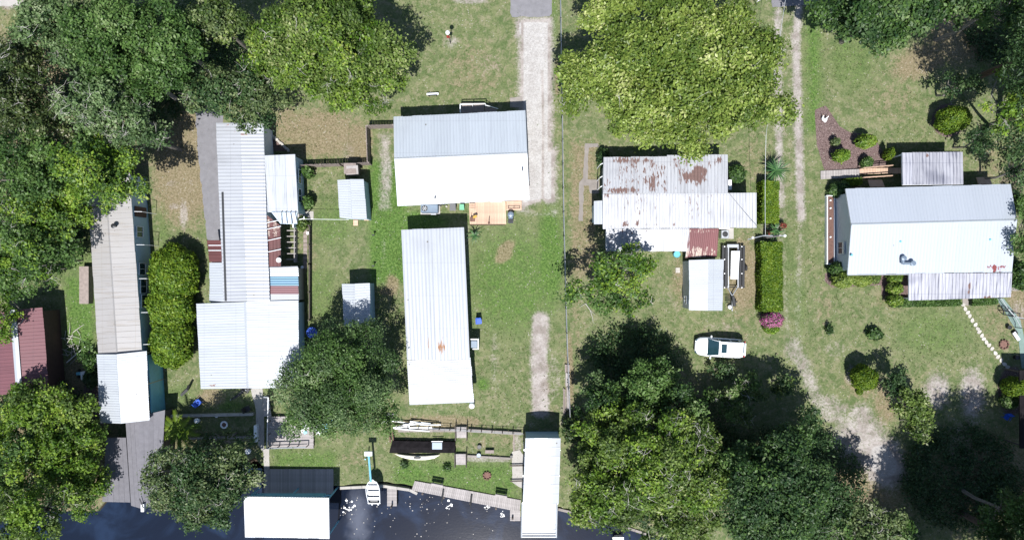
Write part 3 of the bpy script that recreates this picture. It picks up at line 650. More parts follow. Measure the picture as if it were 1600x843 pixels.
# north house
h = house('white_house', 'white house with blue-grey north slope above the small wooden deck', 'house', (722, 250))
a, b, W = gable(h, (615, 183), (821, 173), (827, 311), (621, 321), (616, 248), (824, 239), 3.3, 4.05, False, M['white_metal'], M['bright_metal'], wallmat=M['wall_white'], oh=.25, rib=.3, panel=.9, ribh=.03)
ridge_cap(b, P(616, 248, 4.06), P(824, 239, 4.06), M['bright_metal'], .12)
for q, z in (((680, 309), 3.45), ((816, 266), 4.2)): m = MB(); m.tube(P(*q, z), P(*q, z) + Vector((0, 0, .35)), .07, n=8); m.build('vent_pipe', M['dkmetal'], h)
yw = P(0, 316, 3.3).y + .28
for px in (650, 700, 745, 775): window(h, (P(px, 0, 2).x, yw - .02, 1.9), 1.1, 1.0, (0, -1))
# porch landing and ramp north of it
h2 = thing('entry_porch', 'small white railed porch behind the white house', 'porch', P(742, 170, 0))
m = MB(); m.box(tuple(P(738, 169, .7)), (2.3, .95, .12)); m.build('platform', M['wood_fence'], h2)
m = MB()
for a_, b_ in (((719, 163), (758, 162)), ((719, 163), (719, 176))): m.tube(P(*a_, 1.7), P(*b_, 1.7), .05)
for q in ((719, 163), (738, 163), (758, 162), (719, 174)): m.tube(P(*q, 1.7), P(*q, 1.7) - Vector((0, 0, 1.65)), .045)
m.build('railing', M['trim'], h2)
m = MB(); m.tube(P(758, 164, 1.6), P(778, 170, .9), .04); m.tube(P(778, 170, .9), P(778, 170, 0), .04); m.build('handrail', M['trim'], h2)
m = MB(); m.slab([P(758, 166, .7), P(776, 171, .1), P(776, 177, .1), P(758, 175, .7)], .08); m.build('ramp', M['wood_fence'], h2)
# centre building
h = house('long_cabin', 'long white building in the centre with rust streaks near its south joint', 'building', (683, 460))
gable(h, (627, 359), (725, 355), (734, 560), (636, 562), (678, 357), (685, 562), 3.0, 3.3, True, M['centre_metal'], wallmat=M['wall_blue'], oh=.25, along=True, rib=.3, panel=.9, ribh=.02, sine=True,
      rustf=pxrust([(671, 532, 7, 10, .72), (692, 534, 11, 8, .72), (690, 540, 40, 16, .2), (660, 365, 30, 8, .1)]) )
roof_patch(h, M['white_metal_x'], P(735, 558, 2.75), P(740, 628, 2.75), P(640, 632, 3.0), P(636, 563, 3.0), rib=.2, panel=.9, ribh=.03, name='annex_roof')
p_ = [P(640, 560, 2.9), P(731, 556, 2.7), P(736, 624, 2.7), P(643, 628, 2.9)]
walls(h, [(p.x, p.y, 2.5) for p in p_], M['wall_blue'])
for y0 in (400, 450, 480, 510): window(h, (P(725 + (y0 - 355) * .044, y0, 3).x - .25 + .02, P(0, y0, 2).y, 1.7), 1.2, 1.0, (1, 0))
# window AC box with bracket
h2 = thing('window_air_conditioner', 'grey window air conditioner in a white frame on the centre building', 'air conditioner', P(740, 538, 0))
m = MB(); m.box(tuple(P(741, 537, 1.5)), (.62, .7, .5), bev=.04); m.build('housing', M['ac_blue'], h2)
m = MB(); c = P(741, 537, 1.6)
for dx, dy, sx, sy in ((.38, 0, .1, 1.0), (0, .45, .75, .1), (.1, -.47, .5, .1)): m.box((c.x + dx, c.y + dy, 1.55), (sx, sy, .2))
m.tube((c.x + .36, c.y + .45, 0), (c.x + .36, c.y + .45, 1.5), .05); m.tube((c.x + .36, c.y - .45, 0), (c.x + .36, c.y - .45, 1.5), .05); m.build('bracket', M['trim'], h2)

# patchy roof house
h = house('old_house', 'old house whose white roof paint has peeled to brown patches', 'house', (1040, 310))
pr = pxrust([(985, 250, 45, 5, .5), (968, 297, 32, 5, .66), (1020, 260, 10, 7, .45), (1012, 278, 16, 10, .4), (1022, 285, 12, 14, .62), (1032, 265, 9, 14, .62), (1078, 276, 10, 10, .72), (1092, 272, 12, 14, .78), (1065, 272, 6, 14, .62),
             (1112, 256, 6, 7, .42), (1038, 290, 5, 12, .6), (1000, 265, 30, 12, .25), (1018, 322, 8, 12, .3), (978, 350, 8, 5, .5), (1018, 351, 10, 4, .5), (996, 350, 4, 5, .5), (1054, 350, 5, 4, .45), (1092, 309, 4, 3, .4), (1060, 312, 110, 34, .2), (948, 290, 5, 20, .6), (1000, 272, 40, 20, .3), (1060, 255, 20, 10, .45), (990, 250, 40, 4, .6), (1125, 250, 8, 6, .45)])
kw = dict(rib=.3, panel=.9, ribh=.05)
roof_patch(h, M['old_metal'], P(1042, 245, 3.0), P(943, 246, 3.0), P(942, 302, 3.3), P(1042, 302, 3.3), rustf=pr, **kw)
roof_patch(h, M['old_metal'], P(1137, 242, 3.0), P(1042, 243, 3.0), P(1042, 303, 3.3), P(1137, 303, 3.3), rustf=pr, **kw)
roof_patch(h, M['old_metal'], P(942, 357, 2.9), P(1182, 355, 2.9), P(1182, 301, 3.28), P(942, 303, 3.28), rustf=pr, **kw)
roof_patch(h, M['old_metal'], P(947, 392, 2.4), P(1077, 392, 2.4), P(1077, 357, 2.8), P(947, 358, 2.8), rustf=pxrust([(985, 362, 30, 5, .35)]), rib=.2, panel=.8, ribh=.035, name='porch_roof')
roof_patch(h, M['rusty_metal'], P(1071, 402, 2.3), P(1120, 401, 2.3), P(1123, 357, 2.8), P(1077, 357, 2.8), rustf=pxrust([(1097, 361, 24, 4, .36), (1085, 395, 18, 9, .55), (1103, 394, 18, 8, .42)]), rib=.2, panel=.8, ribh=.035, name='rusty_roof')
flat(h, (928, 314), (943, 313), (943, 350), (928, 350), 2.6, 2.6, mat=M['bright_metal'], rib=.3, panel=.9, ribh=.02, name='closet_roof')
def wl(h, pts, mat, ztop, z0=0): return walls(h, [(*P(x, y, ztop + .3)[:2], ztop) for x, y in pts], mat, z0)
wl(h, [(947, 250), (1133, 246), (1133, 352), (947, 353)], M['wall_grey'], 2.75); wl(h, [(1134, 305), (1178, 305), (1178, 352), (1134, 352)], M['wall_grey'], 2.7)
wl(h, [(951, 356), (1120, 356), (1116, 389), (951, 389)], M['wall_grey'], 2.2); wl(h, [(930, 316), (942, 316), (942, 348), (930, 348)], M['wall_blue'], 2.3)
for py in (253, 273, 288): m = MB(); m.tube(P(946, py, 2.7), P(938, py + 4, 2.5), .04); m.tube(P(938, py + 4, 2.5), P(938, py + 4, 2.5) - Vector((0, 0, 2.5)), .04); m.build('awning_arm', M['trim'], h)
h2 = thing('air_conditioner', 'slim white air conditioner on the east side of the old house', 'air conditioner', P(1139, 289, 0))
m = MB(); m.box(tuple(P(1139, 289, 1.2)), (.32, .95, .7), bev=.03); m.build('housing', M['white'], h2); m = MB(); m.box(tuple(P(1139, 289, .4)), (.3, .8, .8)); m.build('stand', M['concrete_d'], h2)
h2 = thing('heat_pump', 'grey heat pump with round fan beside the rusty porch roof', 'heat pump', P(1131, 366, 0))
m = MB(); c = P(1131, 366, .5); m.box((c.x, c.y, .5), (.75, .8, .85), bev=.05); m.build('housing', M['galv'], h2)
m = MB(); m.lathe((c.x, c.y, .93), [(.27, 0), (.27, .03), (.1, .035)], 20); m.build('fan', M['black'], h2)
m = MB(); m.box(tuple(P(1131, 355.5, 1.6)), (1.0, .25, .3)); m.build('duct', M['trim'], h2)
# tool shed
h = house('tool_shed', 'white gabled tool shed with a grey wall and small window facing west', 'shed', (1100, 445))
gable(h, (1077, 406), (1130, 405), (1128, 485), (1077, 484), (1107, 405), (1106, 485), 2.9, 3.15, True, M['bright_metal_x'], wallmat=M['wall_grey'], oh=.08, rib=.2, panel=.95, ribh=.02)
window(h, (P(1077, 0, 2.9).x + .05, P(0, 468, 1.5).y, 1.5), .7, .8, (-1, 0)); 

# right hand house
h = house('ranch_house', 'large white metal roofed ranch house with porches on both sides', 'house', (1450, 360))
rr_ = pxrust([(1560, 419, 19, 4, .60), (1556, 423, 12, 3, .5), (1543, 420, 8, 2, .5)])
nw, ne, rw, re, sw, se = P(1321, 295, 3.3), P(1579, 288, 3.3), P(1330, 351, 4.15), P(1589, 344, 4.15), P(1324, 428, 3.3), P(1581, 424, 3.3)
a = roof_patch(h, M['ranch_metal'], nw, ne, re, rw, rib=.3, panel=.9, ribh=.02); b = roof_patch(h, M['ranch_metal'], se, sw, rw, re, rib=.3, panel=.9, ribh=.02, rustf=rr_)
ridge_cap(b, rw + Vector((0, 0, .02)), re + Vector((0, 0, .02)), M['white_metal'], .14)
def I(p, dx, dy): return (p.x + dx, p.y + dy)
W = walls(h, [(*I(sw, .3, .35), 3.25), (*I(rw, .12, 0), 3.95, 'apex'), (*I(nw, .45, -.35), 3.25), (*I(ne, -.4, -.35), 3.25), (*I(re, -.6, 0), 3.95, 'apex'), (*I(se, -.3, .35), 3.25)], M['wall_white'])
window(h, (P(1322, 387, 2).x - .08 + .1 - .35, P(0, 387, 2).y, 1.75), 1.1, 1.2, (-1, 0))
a = roof_patch(h, M['porch_metal'], P(1504, 238, 2.8), P(1409, 239, 2.8), P(1410, 289, 3.15), P(1505, 288, 3.15), rib=.33, panel=.98, ribh=.06, name='north_porch_roof', rustf=pxrust([(1449, 242, 2, 4, .9), (1470, 286, 40, 2, .5)]))
b = roof_patch(h, M['porch_metal'], P(1420, 469, 2.6), P(1579, 463, 2.6), P(1581, 426, 3.0), P(1420, 427, 3.0), rib=.33, panel=.98, ribh=.06, name='south_porch_roof', rustf=pxrust([(1516, 450, 4, 9, .55), (1540, 464, 13, 3, .6), (1500, 426, 50, 2, .4)]))
for q, z in (((1412, 241), 2.7), ((1456, 241), 2.7), ((1501, 241), 2.7), ((1423, 466), 2.5), ((1475, 465), 2.5), ((1525, 463), 2.5), ((1576, 461), 2.5)):
    p = P(*q, z); m = MB(); m.box((p.x, p.y, (z - .1) / 2), (.12, .12, z - .1)); m.build('post', M['trim'], h)
m = MB(); m.box(tuple(P(1456, 262, .3)), (5.8, 2.9, .3)); m.build('porch_floor', M['concrete'], h)
m = MB(); m.box(tuple(P(1498, 445, .1)), (9.6, 2.3, .2)); m.build('patio_floor', M['concrete'], h)
m = MB(); m.tube(P(1410, 404, 3.85), P(1411, 412, 3.85), .16, n=10); m.tube(P(1411, 411, 3.85), P(1425, 411, 3.9), .13, n=10); m.lathe(P(1425, 411, 3.8), [(.24, 0), (.24, .25), (.16, .27)], 14); m.lathe(P(1411, 403, 3.8), [(.24, 0), (.24, .2), (.1, .24)], 14); m.build('vent_pipe', M['ac_blue'], h)
for q in ((1330, 398), (1406, 377), (1546, 374)): m = MB(); p = P(*q, 3.8); m.lathe(p, [(.1, -.1), (.1, .12), (.04, .16)], 8); m.build('roof_vent', M['teal'], h)
for q, s_ in (((1371, 286), (1.4, .6)), ((1540, 282), (1.3, .6))):
    m = MB(); c = P(*q, 1.2); m.slab([c + Vector((-s_[0] / 2, -.35, .0)), c + Vector((s_[0] / 2, -.35, 0)), c + Vector((s_[0] / 2 - .15, .35, -.2)), c + Vector((-s_[0] / 2 - .1, .35, -.2))], .08); m.build('awning', M['wood'], h)
m = MB(); m.tube(P(1324, 429, 3.25), P(1420, 428, 3.25), .07); m.build('gutter', M['galv'], h)

# boathouse roofs on the canal
h = house('boat_shelter', 'flat bright white boat shelter roof standing over the canal', 'boat shelter', (450, 800))
roof_patch(h, M['bright_metal'], P(383, 838, 3.3), P(515, 840, 3.3), P(514, 777, 3.6), P(381, 775, 3.6), rib=.25, panel=.95, ribh=.03)
for q in ((386, 779), (512, 780), (388, 835), (513, 836), (450, 779), (450, 836)):
    p = P(*q, 3.2); m = MB(); m.tube((p.x, p.y, -1.5), (p.x, p.y, 3.2), .09); m.build('post', M['blue_steel'], h)
pz = 3.1
a_, b_ = P(388, 776, pz), P(513, 777, pz)
m = MB(); m.tube(a_, b_, .07); m.tube(a_ - Vector((0, 0, .8)), b_ - Vector((0, 0, .8)), .06); m.build('beam', M['blue_steel'], h)
for k in range(8):
    u, u2 = k / 8, (k + 1) / 8; m = MB(); m.tube(a_.lerp(b_, u), a_.lerp(b_, u2) - Vector((0, 0, .8)), .05); m.build('brace', M['blue_steel'], h)
m = MB(); c = P(450, 768, 2.2); m.box((c.x, c.y - .25, 2.35), (7.0, .1, .9)); m.build('side_curtain', M['blue_steel'], h)
h = house('boat_shelter', 'narrow white barrel shaped boat shelter with a dark north end', 'boat shelter', (846, 745))
def arc_roof(h, xw0, xe0, y0, xw1, xe1, y1, ze, rise, mat, n, nseg=8):
    dk = MB(); rf = None
    def arc(y, xw, xe, lift):
        return [P(xw + (xe - xw) * i / nseg, y, ze + rise * math.sin(math.pi * i / nseg)) + Vector((0, 0, lift)) for i in range(nseg + 1)]
    r0 = arc(y0, xw0, xe0, 0); r1 = arc(y1, xw1, xe1, 0); dn = Vector((0, 0, -.1))
    dk.loft([r0 + [p + dn for p in r0[::-1]], r1 + [p + dn for p in r1[::-1]]]); rf = dk.build('roof', M['trim'], h)
    for k in range(n):
        m = MB(); us = [(k + f) / n for f in (0, .1, .9, 1)]; hs = (.03, .02, .02, .03); rows = []
        for u, hh in zip(us, hs):
            y = y0 + (y1 - y0) * u; rows.append(arc(y, xw0 + (xw1 - xw0) * u, xe0 + (xe1 - xe0) * u, hh))
        L = len(rows[0]); vs = [p for r in rows for p in r]; fs = [(r * L + i, r * L + i + 1, (r + 1) * L + i + 1, (r + 1) * L + i) for r in range(3) for i in range(L - 1)]
        m.add(vs, [f[::-1] for f in fs]); m.build('roof_panel', mat, rf)
arc_roof(h, 821, 876, 684, 817, 873, 786, 3.3, .22, M['bright_metal'], 7)
arc_roof(h, 816, 870, 782, 815, 868, 832, 2.7, .1, M['bright_metal'], 4)
p = [P(822, 686, 3.2), P(875, 686, 3.2)]; mid = P(848, 686, 3.4)
m = MB(); m.loft([[Vector((p[0].x, p[0].y, 0)), Vector((p[1].x, p[1].y, 0)), p[1], mid, p[0]], [Vector((q.x, q.y - .1, q.z)) for q in (Vector((p[0].x, p[0].y, 0)), Vector((p[1].x, p[1].y, 0)), p[1], mid, p[0])]]); m.build('end_wall', M['wall_blue'], h)
for q in ((819, 700), (818, 740), (817, 782), (817, 828), (874, 700), (873, 740), (871, 782), (867, 828)):
    p = P(*q, 2.6); m = MB(); m.tube((p.x, p.y, -1.4), (p.x, p.y, 3.2 if q[1] < 783 else 2.6), .08); m.build('post', M['galv'], h)
for y_ in (827, 834, 838):
    m = MB(); m.tube(P(815, y_, 2.75), P(869, y_, 2.75), .06); m.build('rail', M['trim'], h)
for x_ in (815, 869):
    m = MB(); m.tube(P(x_ + 1, 785, 2.75), P(x_, 839, 2.75), .09); m.build('rail', M['galv'], h)
# dark building at the right edge
for y_ in (727, 751): m = MB(); m.tube(P(797, y_, .3), P(819, y_ - .5, .3), .07); m.build('side_beam', M['wood_dark'], h)
h = house('patio_cover', 'dark flat patio cover at the right edge behind the lime bush', 'patio cover', (1590, 640))
m = MB(); m.slab([P(1593, 578, 2.6), P(1700, 578, 2.6), P(1700, 700, 2.6), P(1594, 700, 2.6)], .12); m.build('roof', M['tarp'], h)
for q in ((1596, 581), (1597, 696)): p = P(*q, 2.5); m = MB(); m.tube((p.x, p.y, 0), (p.x, p.y, 2.5), .07); m.build('post', M['wood_dark'], h)
# ------------------------------------------------------------------ vegetation
def leaf_mesh(name, C, Nrm, size, tint, mat, rng, aspect=.62, mat2=None, m2=None):
    """one rhombic leaf (two triangles, folded along the midrib) per centre"""
    n = len(C); Nn = Nrm / (np.linalg.norm(Nrm, axis=1, keepdims=True) + 1e-9)
    r = rng.normal(size=(n, 3)); a = np.cross(Nn, r); a /= np.linalg.norm(a, axis=1, keepdims=True) + 1e-9; b = np.cross(Nn, a)
    s = size[:, None]; dr_ = Nn * s * .18
    V = np.stack([C - a * s, C - b * s * aspect + dr_, C + a * s, C + b * s * aspect + dr_], 1).reshape(-1, 3)
    i = np.arange(n)[:, None] * 4
    F = np.concatenate([i + np.array([[0, 1, 2]]), i + np.array([[0, 2, 3]])], 1).reshape(-1, 3)
    me = np_mesh(name, V, F, 3)
    at = me.attributes.new('tint', 'FLOAT', 'FACE'); at.data.foreach_set('value', np.repeat(np.clip(tint, 0, 1), 2).astype(np.float32))
    me.materials.append(LEAF[mat])
    if mat2 is not None:
        me.materials.append(LEAF[mat2]); me.polygons.foreach_set('material_index', np.repeat(m2.astype(np.int32), 2))
    return me
def put(name, me, parent=None):
    o = bpy.data.objects.new(name, me); COL.objects.link(o)
    if parent: o.parent = parent
    return o
TREES = []
def tree(label, px, py, rx, ry, zc, rz, col, seed, leaf=.17, dens=1.0, lobes=None, name='broadleaf_tree', cat='tree', bark='bark', twigs=0, group=None, gap=0.0, lob=(.15, .29), base=None, flat_=.55, zv=(-.1, 1.15), cl_r=.34, col2=None, col2f=0.0, trunk_r=None, wob=1.0):
    rng = np.random.default_rng(seed); k = (CAM_H - zc) / FPX; gr = 1.12 if group else 1.05; leaf *= .74; cl_r *= .8; RX, RY = rx * k * gr, ry * k * gr; c = P(px, py, zc)
    g = P(*base, 0) if base else Vector((c.x, c.y, 0)); root = thing(name, label, cat, g, group); off = np.array(g)
    Rm = math.sqrt(RX * RY)
    L = lobes or int(np.clip(8 + Rm * Rm * 1.35, 9, 62))
    i = np.arange(L) + .5; rr = np.sqrt(i / L) * .86; th = i * 2.39996 + rng.uniform(0, 6) + rng.normal(0, .25, L); ph = rng.uniform(0, 6.28, 3); rr = rr * (1 + wob * (.13 * np.sin(2 * th + ph[0]) + .11 * np.sin(3 * th + ph[1]) + .08 * np.sin(5 * th + ph[2]))); rr = np.clip(rr + rng.normal(0, .08, L), 0, 1.12)
    lr = rng.uniform(lob[0], lob[1], L) * min(Rm, 4.5 + Rm * .25) * (1 - .25 * rr)
    ex = np.maximum(RX - lr * .8, .2); ey = np.maximum(RY - lr * .8, .2)
    lx = rr * np.cos(th) * ex; ly = rr * np.sin(th) * ey
    lz = rz * (np.sqrt(np.clip(1 - rr * rr, 0, 1)) * rng.uniform(zv[0], zv[1], L) - .25) 
    if gap > 0: keep = rng.random(L) > gap; lx, ly, lz, lr = lx[keep], ly[keep], lz[keep], lr[keep]; L = len(lx)
    lc = np.stack([lx + c.x, ly + c.y, lz + zc], 1); ltint = rng.uniform(-.2, .2, L)
    ncl = np.maximum(5, (lr ** 2 * 4 * math.pi * .62 / (cl_r * cl_r * 2.1) * dens)).astype(int)
    li = np.repeat(np.arange(L), ncl); n = len(li)
    d = rng.normal(size=(n, 3)); d[:, 2] = np.abs(d[:, 2]) * rng.choice([1, 1, 1, -.5], n); d /= np.linalg.norm(d, axis=1, keepdims=True)
    rad = lr[li] * rng.uniform(.66, 1.12, n) * np.where(rng.random(n) < .08, rng.uniform(1.1, 1.45, n), 1); cc = lc[li] + d * rad[:, None] * np.array([1, 1, flat_ + .2])
    ct = rng.uniform(-.22, .22, n) + ltint[li]
    nl = 14
    ci = np.repeat(np.arange(n), nl); m = len(ci)
    lp = cc[ci] + rng.normal(size=(m, 3)) * np.array([cl_r, cl_r, cl_r * .6]) * .75
    nrm = d[ci] * .55 + np.array([0, 0, .5]) + rng.normal(size=(m, 3)) * .48
    sz = leaf * rng.uniform(.65, 1.25, m) * rng.uniform(.75, 1.3, n)[ci]
    tint = .5 + ct[ci] * 1.25 + rng.normal(0, .11, m)
    zz = lp[:, 2] > .25; lp, nrm, sz, tint = lp[zz], nrm[zz], sz[zz], tint[zz]; m2 = None
    if col2: m2 = (rng.random(len(ci)) < np.clip(rng.uniform(-.5, 2.5, L) * col2f, 0, 1)[li[ci]])[zz]
    me = leaf_mesh('crown', lp - off, nrm, sz, tint, col, rng, mat2=col2, m2=m2); put('crown', me, root)
    # trunk and limbs
    tr = trunk_r or max(.08, .03 * Rm + .012 * zc); top = Vector((c.x * .8 + g.x * .2, c.y * .8 + g.y * .2, max(.6, zc - rz * .75)))
    bend = top.lerp(g, .5) + Vector((rng.normal(0, .2), rng.normal(0, .2), 0))
    mb = MB(); mb.path([g + Vector((0, 0, -.1)), bend, top], [tr, tr * .8, tr * .6], 8); mb.build('trunk', M[bark], root)
    mb = MB(); sel = rng.permutation(L)[:min(L, 16)]
    for j in sel:
        q = Vector(lc[j]); q2 = q + Vector((0, 0, lr[j] * .35)); mid = top.lerp(q, .5) + Vector((rng.normal(0, .3), rng.normal(0, .3), -.2 * lr[j]))
        mb.path([top, mid, q, q2], [tr * .45, tr * .3, tr * .16, .02], 5)
    mb.build('limbs', M[bark], root)
    if twigs:
        mb = MB()
        for _ in range(twigs * 2):
            j = rng.integers(L); dd = rng.normal(size=3); dd[2] = abs(dd[2]) * .6 + .5; dd /= np.linalg.norm(dd); q = Vector(lc[j] + dd * lr[j] * .95)
            for _k in range(4):
                e = q + Vector((rng.normal(0, .4), rng.normal(0, .4), rng.uniform(-.05, .25))); mb.path([q, (q + e) / 2 + Vector(rng.normal(0, .08, 3)), e], [.017, .012, .006], 3)
        mb.build('dead_twigs', M['twig'], root)['kind'] = 'stuff'
    return root
G = 'large oak and hardwood trees around the yards'
T = tree
# north-west wood
T('bluish green spreading tree nearest the top left corner grass', 95, 45, 75, 60, 9, 3, 'blue', 1, group=G, twigs=10)
T('dense mid green tree filling the top edge left of the pale tree', 185, 55, 80, 72, 10, 3.2, 'mid', 2, group=G, dens=1.1)
T('mid green tree crown right of the dense tree near the top left', 262, 70, 52, 85, 10, 3, 'mid', 3, group=G)
T('grey green tree with bare twigs in the middle of the top left wood', 165, 165, 82, 52, 9, 2.6, 'blue', 4, group=G, twigs=34)
T('mid green tree over the shaded gap left of the asphalt path', 205, 120, 66, 60, 8.5, 2.8, 'mid', 41, group=G, dens=1.05)
T('brownish green tree on the left edge below the corner lawn', 28, 120, 52, 68, 8, 3, 'brown', 5, group=G, twigs=8)
T('dark brown leaved tree on the left edge below the brownish tree', 50, 190, 60, 50, 7.5, 2.5, 'brown', 51, group=G, leaf=.15)
T('bright green tree overhanging the north end of the taupe mobile home', 155, 268, 66, 62, 9, 2.8, 'bright', 6, group=G, base=(118, 262), col2='mid', col2f=.45)
T('mid green tree on the left edge above the sparse tree', 45, 262, 68, 58, 8, 2.8, 'mid', 7, group=G)
T('pale tree with green twigs above the blue walled end of the mobile home', 205, 205, 60, 40, 9, 2.3, 'blue', 71, group=G, twigs=16)
T('sparse tree with grassy gaps left of the taupe mobile home', 50, 372, 84, 66, 6.5, 2.4, 'bright', 8, gap=.2, twigs=14, group=G, dens=.8, col2='mid', col2f=.6)
T('mid green tree on the left edge north of the maroon shed', 18, 425, 52, 48, 5, 1.8, 'mid', 81, group=G, twigs=6)
T('bright green tree crown overhanging the west side of the taupe mobile home', 108, 318, 52, 46, 6, 2.0, 'bright', 82, group=G, gap=.15, col2='mid', col2f=.4)
T('small tree with open crown west of the taupe mobile home landing', 92, 405, 36, 34, 3.6, 1.4, 'mid', 83, name='small_tree', gap=.25, dens=.8)
T('small bright green tree on the left edge above the maroon shed', 8, 500, 26, 38, 5, 1.6, 'bright', 9, group=G)
T('pale olive tree on the top edge between two darker trees', 335, 32, 52, 48, 9, 2.4, 'grey', 10, group=G, col2='olive', col2f=.3)
T('grey green tree overhanging the north end of the long white house', 368, 145, 88, 48, 7.5, 2.4, 'grey', 12, group=G, base=(370, 150), twigs=22, col2='dark', col2f=.45)
T('big yellow green oak beside the front yard on the top edge', 508, 60, 122, 88, 9, 3.2, 'olive', 13, group=G, dens=1.15, col2='bright', col2f=.25, twigs=26)
T('lower lobed oak with bare limbs above the wooden yard fence', 572, 125, 66, 50, 6.5, 2.3, 'olive', 14, group=G, twigs=12, base=(545, 150), col2='bright', col2f=.2)
T('yellow green tree crown left of the big oak on the top edge', 432, 80, 54, 64, 7.5, 2.3, 'olive', 141, group=G, col2='bright', col2f=.2)
# the giant magnolia
T('giant yellow green tree with large leaves between the two driveways', 1055, 112, 186, 132, 8, 4.0, 'lime', 15, leaf=.19, dens=1.15, group=G, lob=(.16, .25), zv=(.45, 1.0), wob=.3, name='magnolia_tree', lobes=95, twigs=9, cl_r=.4)
T('small fresh green tree on the left flank of the giant tree', 888, 112, 19, 35, 4.5, 1.6, 'fresh', 16, leaf=.17, name='young_tree')
# north-east
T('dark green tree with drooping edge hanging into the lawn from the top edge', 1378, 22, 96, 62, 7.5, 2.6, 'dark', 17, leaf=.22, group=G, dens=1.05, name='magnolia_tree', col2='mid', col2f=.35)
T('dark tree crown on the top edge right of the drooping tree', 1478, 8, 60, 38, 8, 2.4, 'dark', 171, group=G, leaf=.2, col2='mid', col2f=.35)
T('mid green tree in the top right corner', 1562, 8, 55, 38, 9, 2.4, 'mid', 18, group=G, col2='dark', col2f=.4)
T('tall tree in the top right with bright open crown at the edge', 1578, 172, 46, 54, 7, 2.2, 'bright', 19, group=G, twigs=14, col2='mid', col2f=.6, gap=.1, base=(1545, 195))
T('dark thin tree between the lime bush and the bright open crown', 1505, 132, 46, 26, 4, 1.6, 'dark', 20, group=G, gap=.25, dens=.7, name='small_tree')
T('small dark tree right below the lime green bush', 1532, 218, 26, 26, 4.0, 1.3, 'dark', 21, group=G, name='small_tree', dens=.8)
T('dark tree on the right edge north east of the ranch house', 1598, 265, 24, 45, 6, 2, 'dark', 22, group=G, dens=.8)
T('mid green tree on the right edge beside the ranch house gable', 1612, 372, 30, 60, 5, 1.8, 'mid', 23, group=G, twigs=4)
# tall pine: its bole leans out of the picture, the crown is beyond the frame
pine = thing('pine_tree', 'tall pine whose brown leaning trunk crosses the shaded corner top right', 'tree', P(1523, 122, 0))
m = MB(); g0 = P(1522, 123, 0); tp = P(1616, 82, 11.5); m.path([g0, g0.lerp(tp, .5) + Vector((.1, 0, 0)), tp], [.3, .26, .2], 9); m.build('trunk', M['bark_b'], pine)
def pine_crown(root, c, R, h, seed, col='dark', cn=1500):
    rng = np.random.default_rng(seed); n = cn; a = rng.uniform(0, 6.28, n); r = R * np.sqrt(rng.random(n)); z = rng.uniform(-h, h, n) * (1 - .4 * r / R)
    cc = np.stack([c.x + r * np.cos(a), c.y + r * np.sin(a), c.z + z], 1); ci = np.repeat(np.arange(n), 12)
    lp = cc[ci] + rng.normal(size=(len(ci), 3)) * .3; off = np.array(wloc(root))
    put('crown', leaf_mesh('crown', lp - off, rng.normal(size=lp.shape) + [0, 0, .5], rng.uniform(.12, .25, len(lp)), rng.uniform(.2, .8, len(lp)), col, rng, .35), root)
pine_crown(pine, Vector((tp.x + .2, tp.y - 1.2, 14.2)), 4.2, 1.8, 3, cn=800)
def offtree(label, gx_, gy_, zc, R, seed, col='dark', n=1700):
    g = P(gx_, gy_, 0); r = thing('pine_tree', label, 'tree', g, 'tall pines beyond the edges of the view'); m = MB(); m.path([g, Vector((g.x, g.y, zc))], [.3, .18], 8); m.build('trunk', M['bark_b'], r)
    pine_crown(r, Vector((g.x, g.y, zc)), R, 2.0, seed, col)
# south-west
T('bright green tree in front of the maroon shed', 75, 640, 74, 52, 5, 2.2, 'bright', 24, group=G, col2='olive', col2f=.4)
T('bright green tree leaning over the brown boathouse roof', 112, 712, 66, 60, 4.6, 2.0, 'bright', 25, group=G, col2='olive', col2f=.3)
T('mid green tree on the left edge above the bottom left corner', 20, 715, 50, 70, 6, 2.4, 'bright', 26, group=G, col2='mid', col2f=.5)
T('yellow green tree in the bottom left corner', 50, 805, 62, 56, 8, 2.6, 'bright', 27, group=G, twigs=6, col2='olive', col2f=.5)
T('low bright tree overhanging the dark water left of the brown boathouse', 138, 765, 38, 42, 3.6, 1.7, 'bright', 28, group=G, col2='mid', col2f=.4)
T('small leafy tree beside the fallen branches right of the maroon shed', 138, 556, 17, 30, 2.4, 1.0, 'mid', 281, name='small_tree', dens=.8, base=(150, 552))
T('grey green oak standing in the terraced yard right of the brown boathouse', 318, 752, 84, 74, 6.5, 2.3, 'grey', 29, group=G, dens=1.1, col2='dark', col2f=.5, twigs=22, base=(335, 745), gap=.06)
T('small shaded tree over the blue tubs in the terraced yard', 345, 690, 50, 22, 3.6, 1.1, 'grey', 291, name='small_tree', dens=.6, gap=.3, col2='dark', col2f=.7)
# middle
T('soft green tree between the white roofed shed and the canal deck', 530, 600, 106, 96, 5.6, 2.9, 'mid', 30, group=G, leaf=.13, dens=1.35, lobes=40, name='cypress_tree', col2='blue', col2f=.5, twigs=6, base=(560, 585))
T('sparse tree with pale limbs shading the old house porch', 958, 440, 72, 64, 5.6, 1.9, 'mid', 31, group=G, gap=.30, dens=.7, leaf=.19, twigs=9, base=(940, 425), col2='bright', col2f=.4, lob=(.16, .26), lobes=26)
T('leafy round tree south of its own black shadow and west of the white car', 1012, 602, 54, 46, 5.5, 2.4, 'mid', 32, group=G, dens=1.15)
T('dark green tree along the wire fence beside the white car\'s yard', 940, 622, 44, 42, 5, 2.2, 'dark', 33, group=G, col2='mid', col2f=.3)
T('mid green tree joining the dark round tree to the big canal tree', 1062, 640, 44, 48, 6, 2.4, 'mid', 34, group=G, col2='dark', col2f=.3)
T('olive tree next to the wire fence north of the narrow boat shelter', 950, 668, 58, 46, 6.5, 2.5, 'olive', 35, group=G, dens=1.05, col2='bright', col2f=.3)
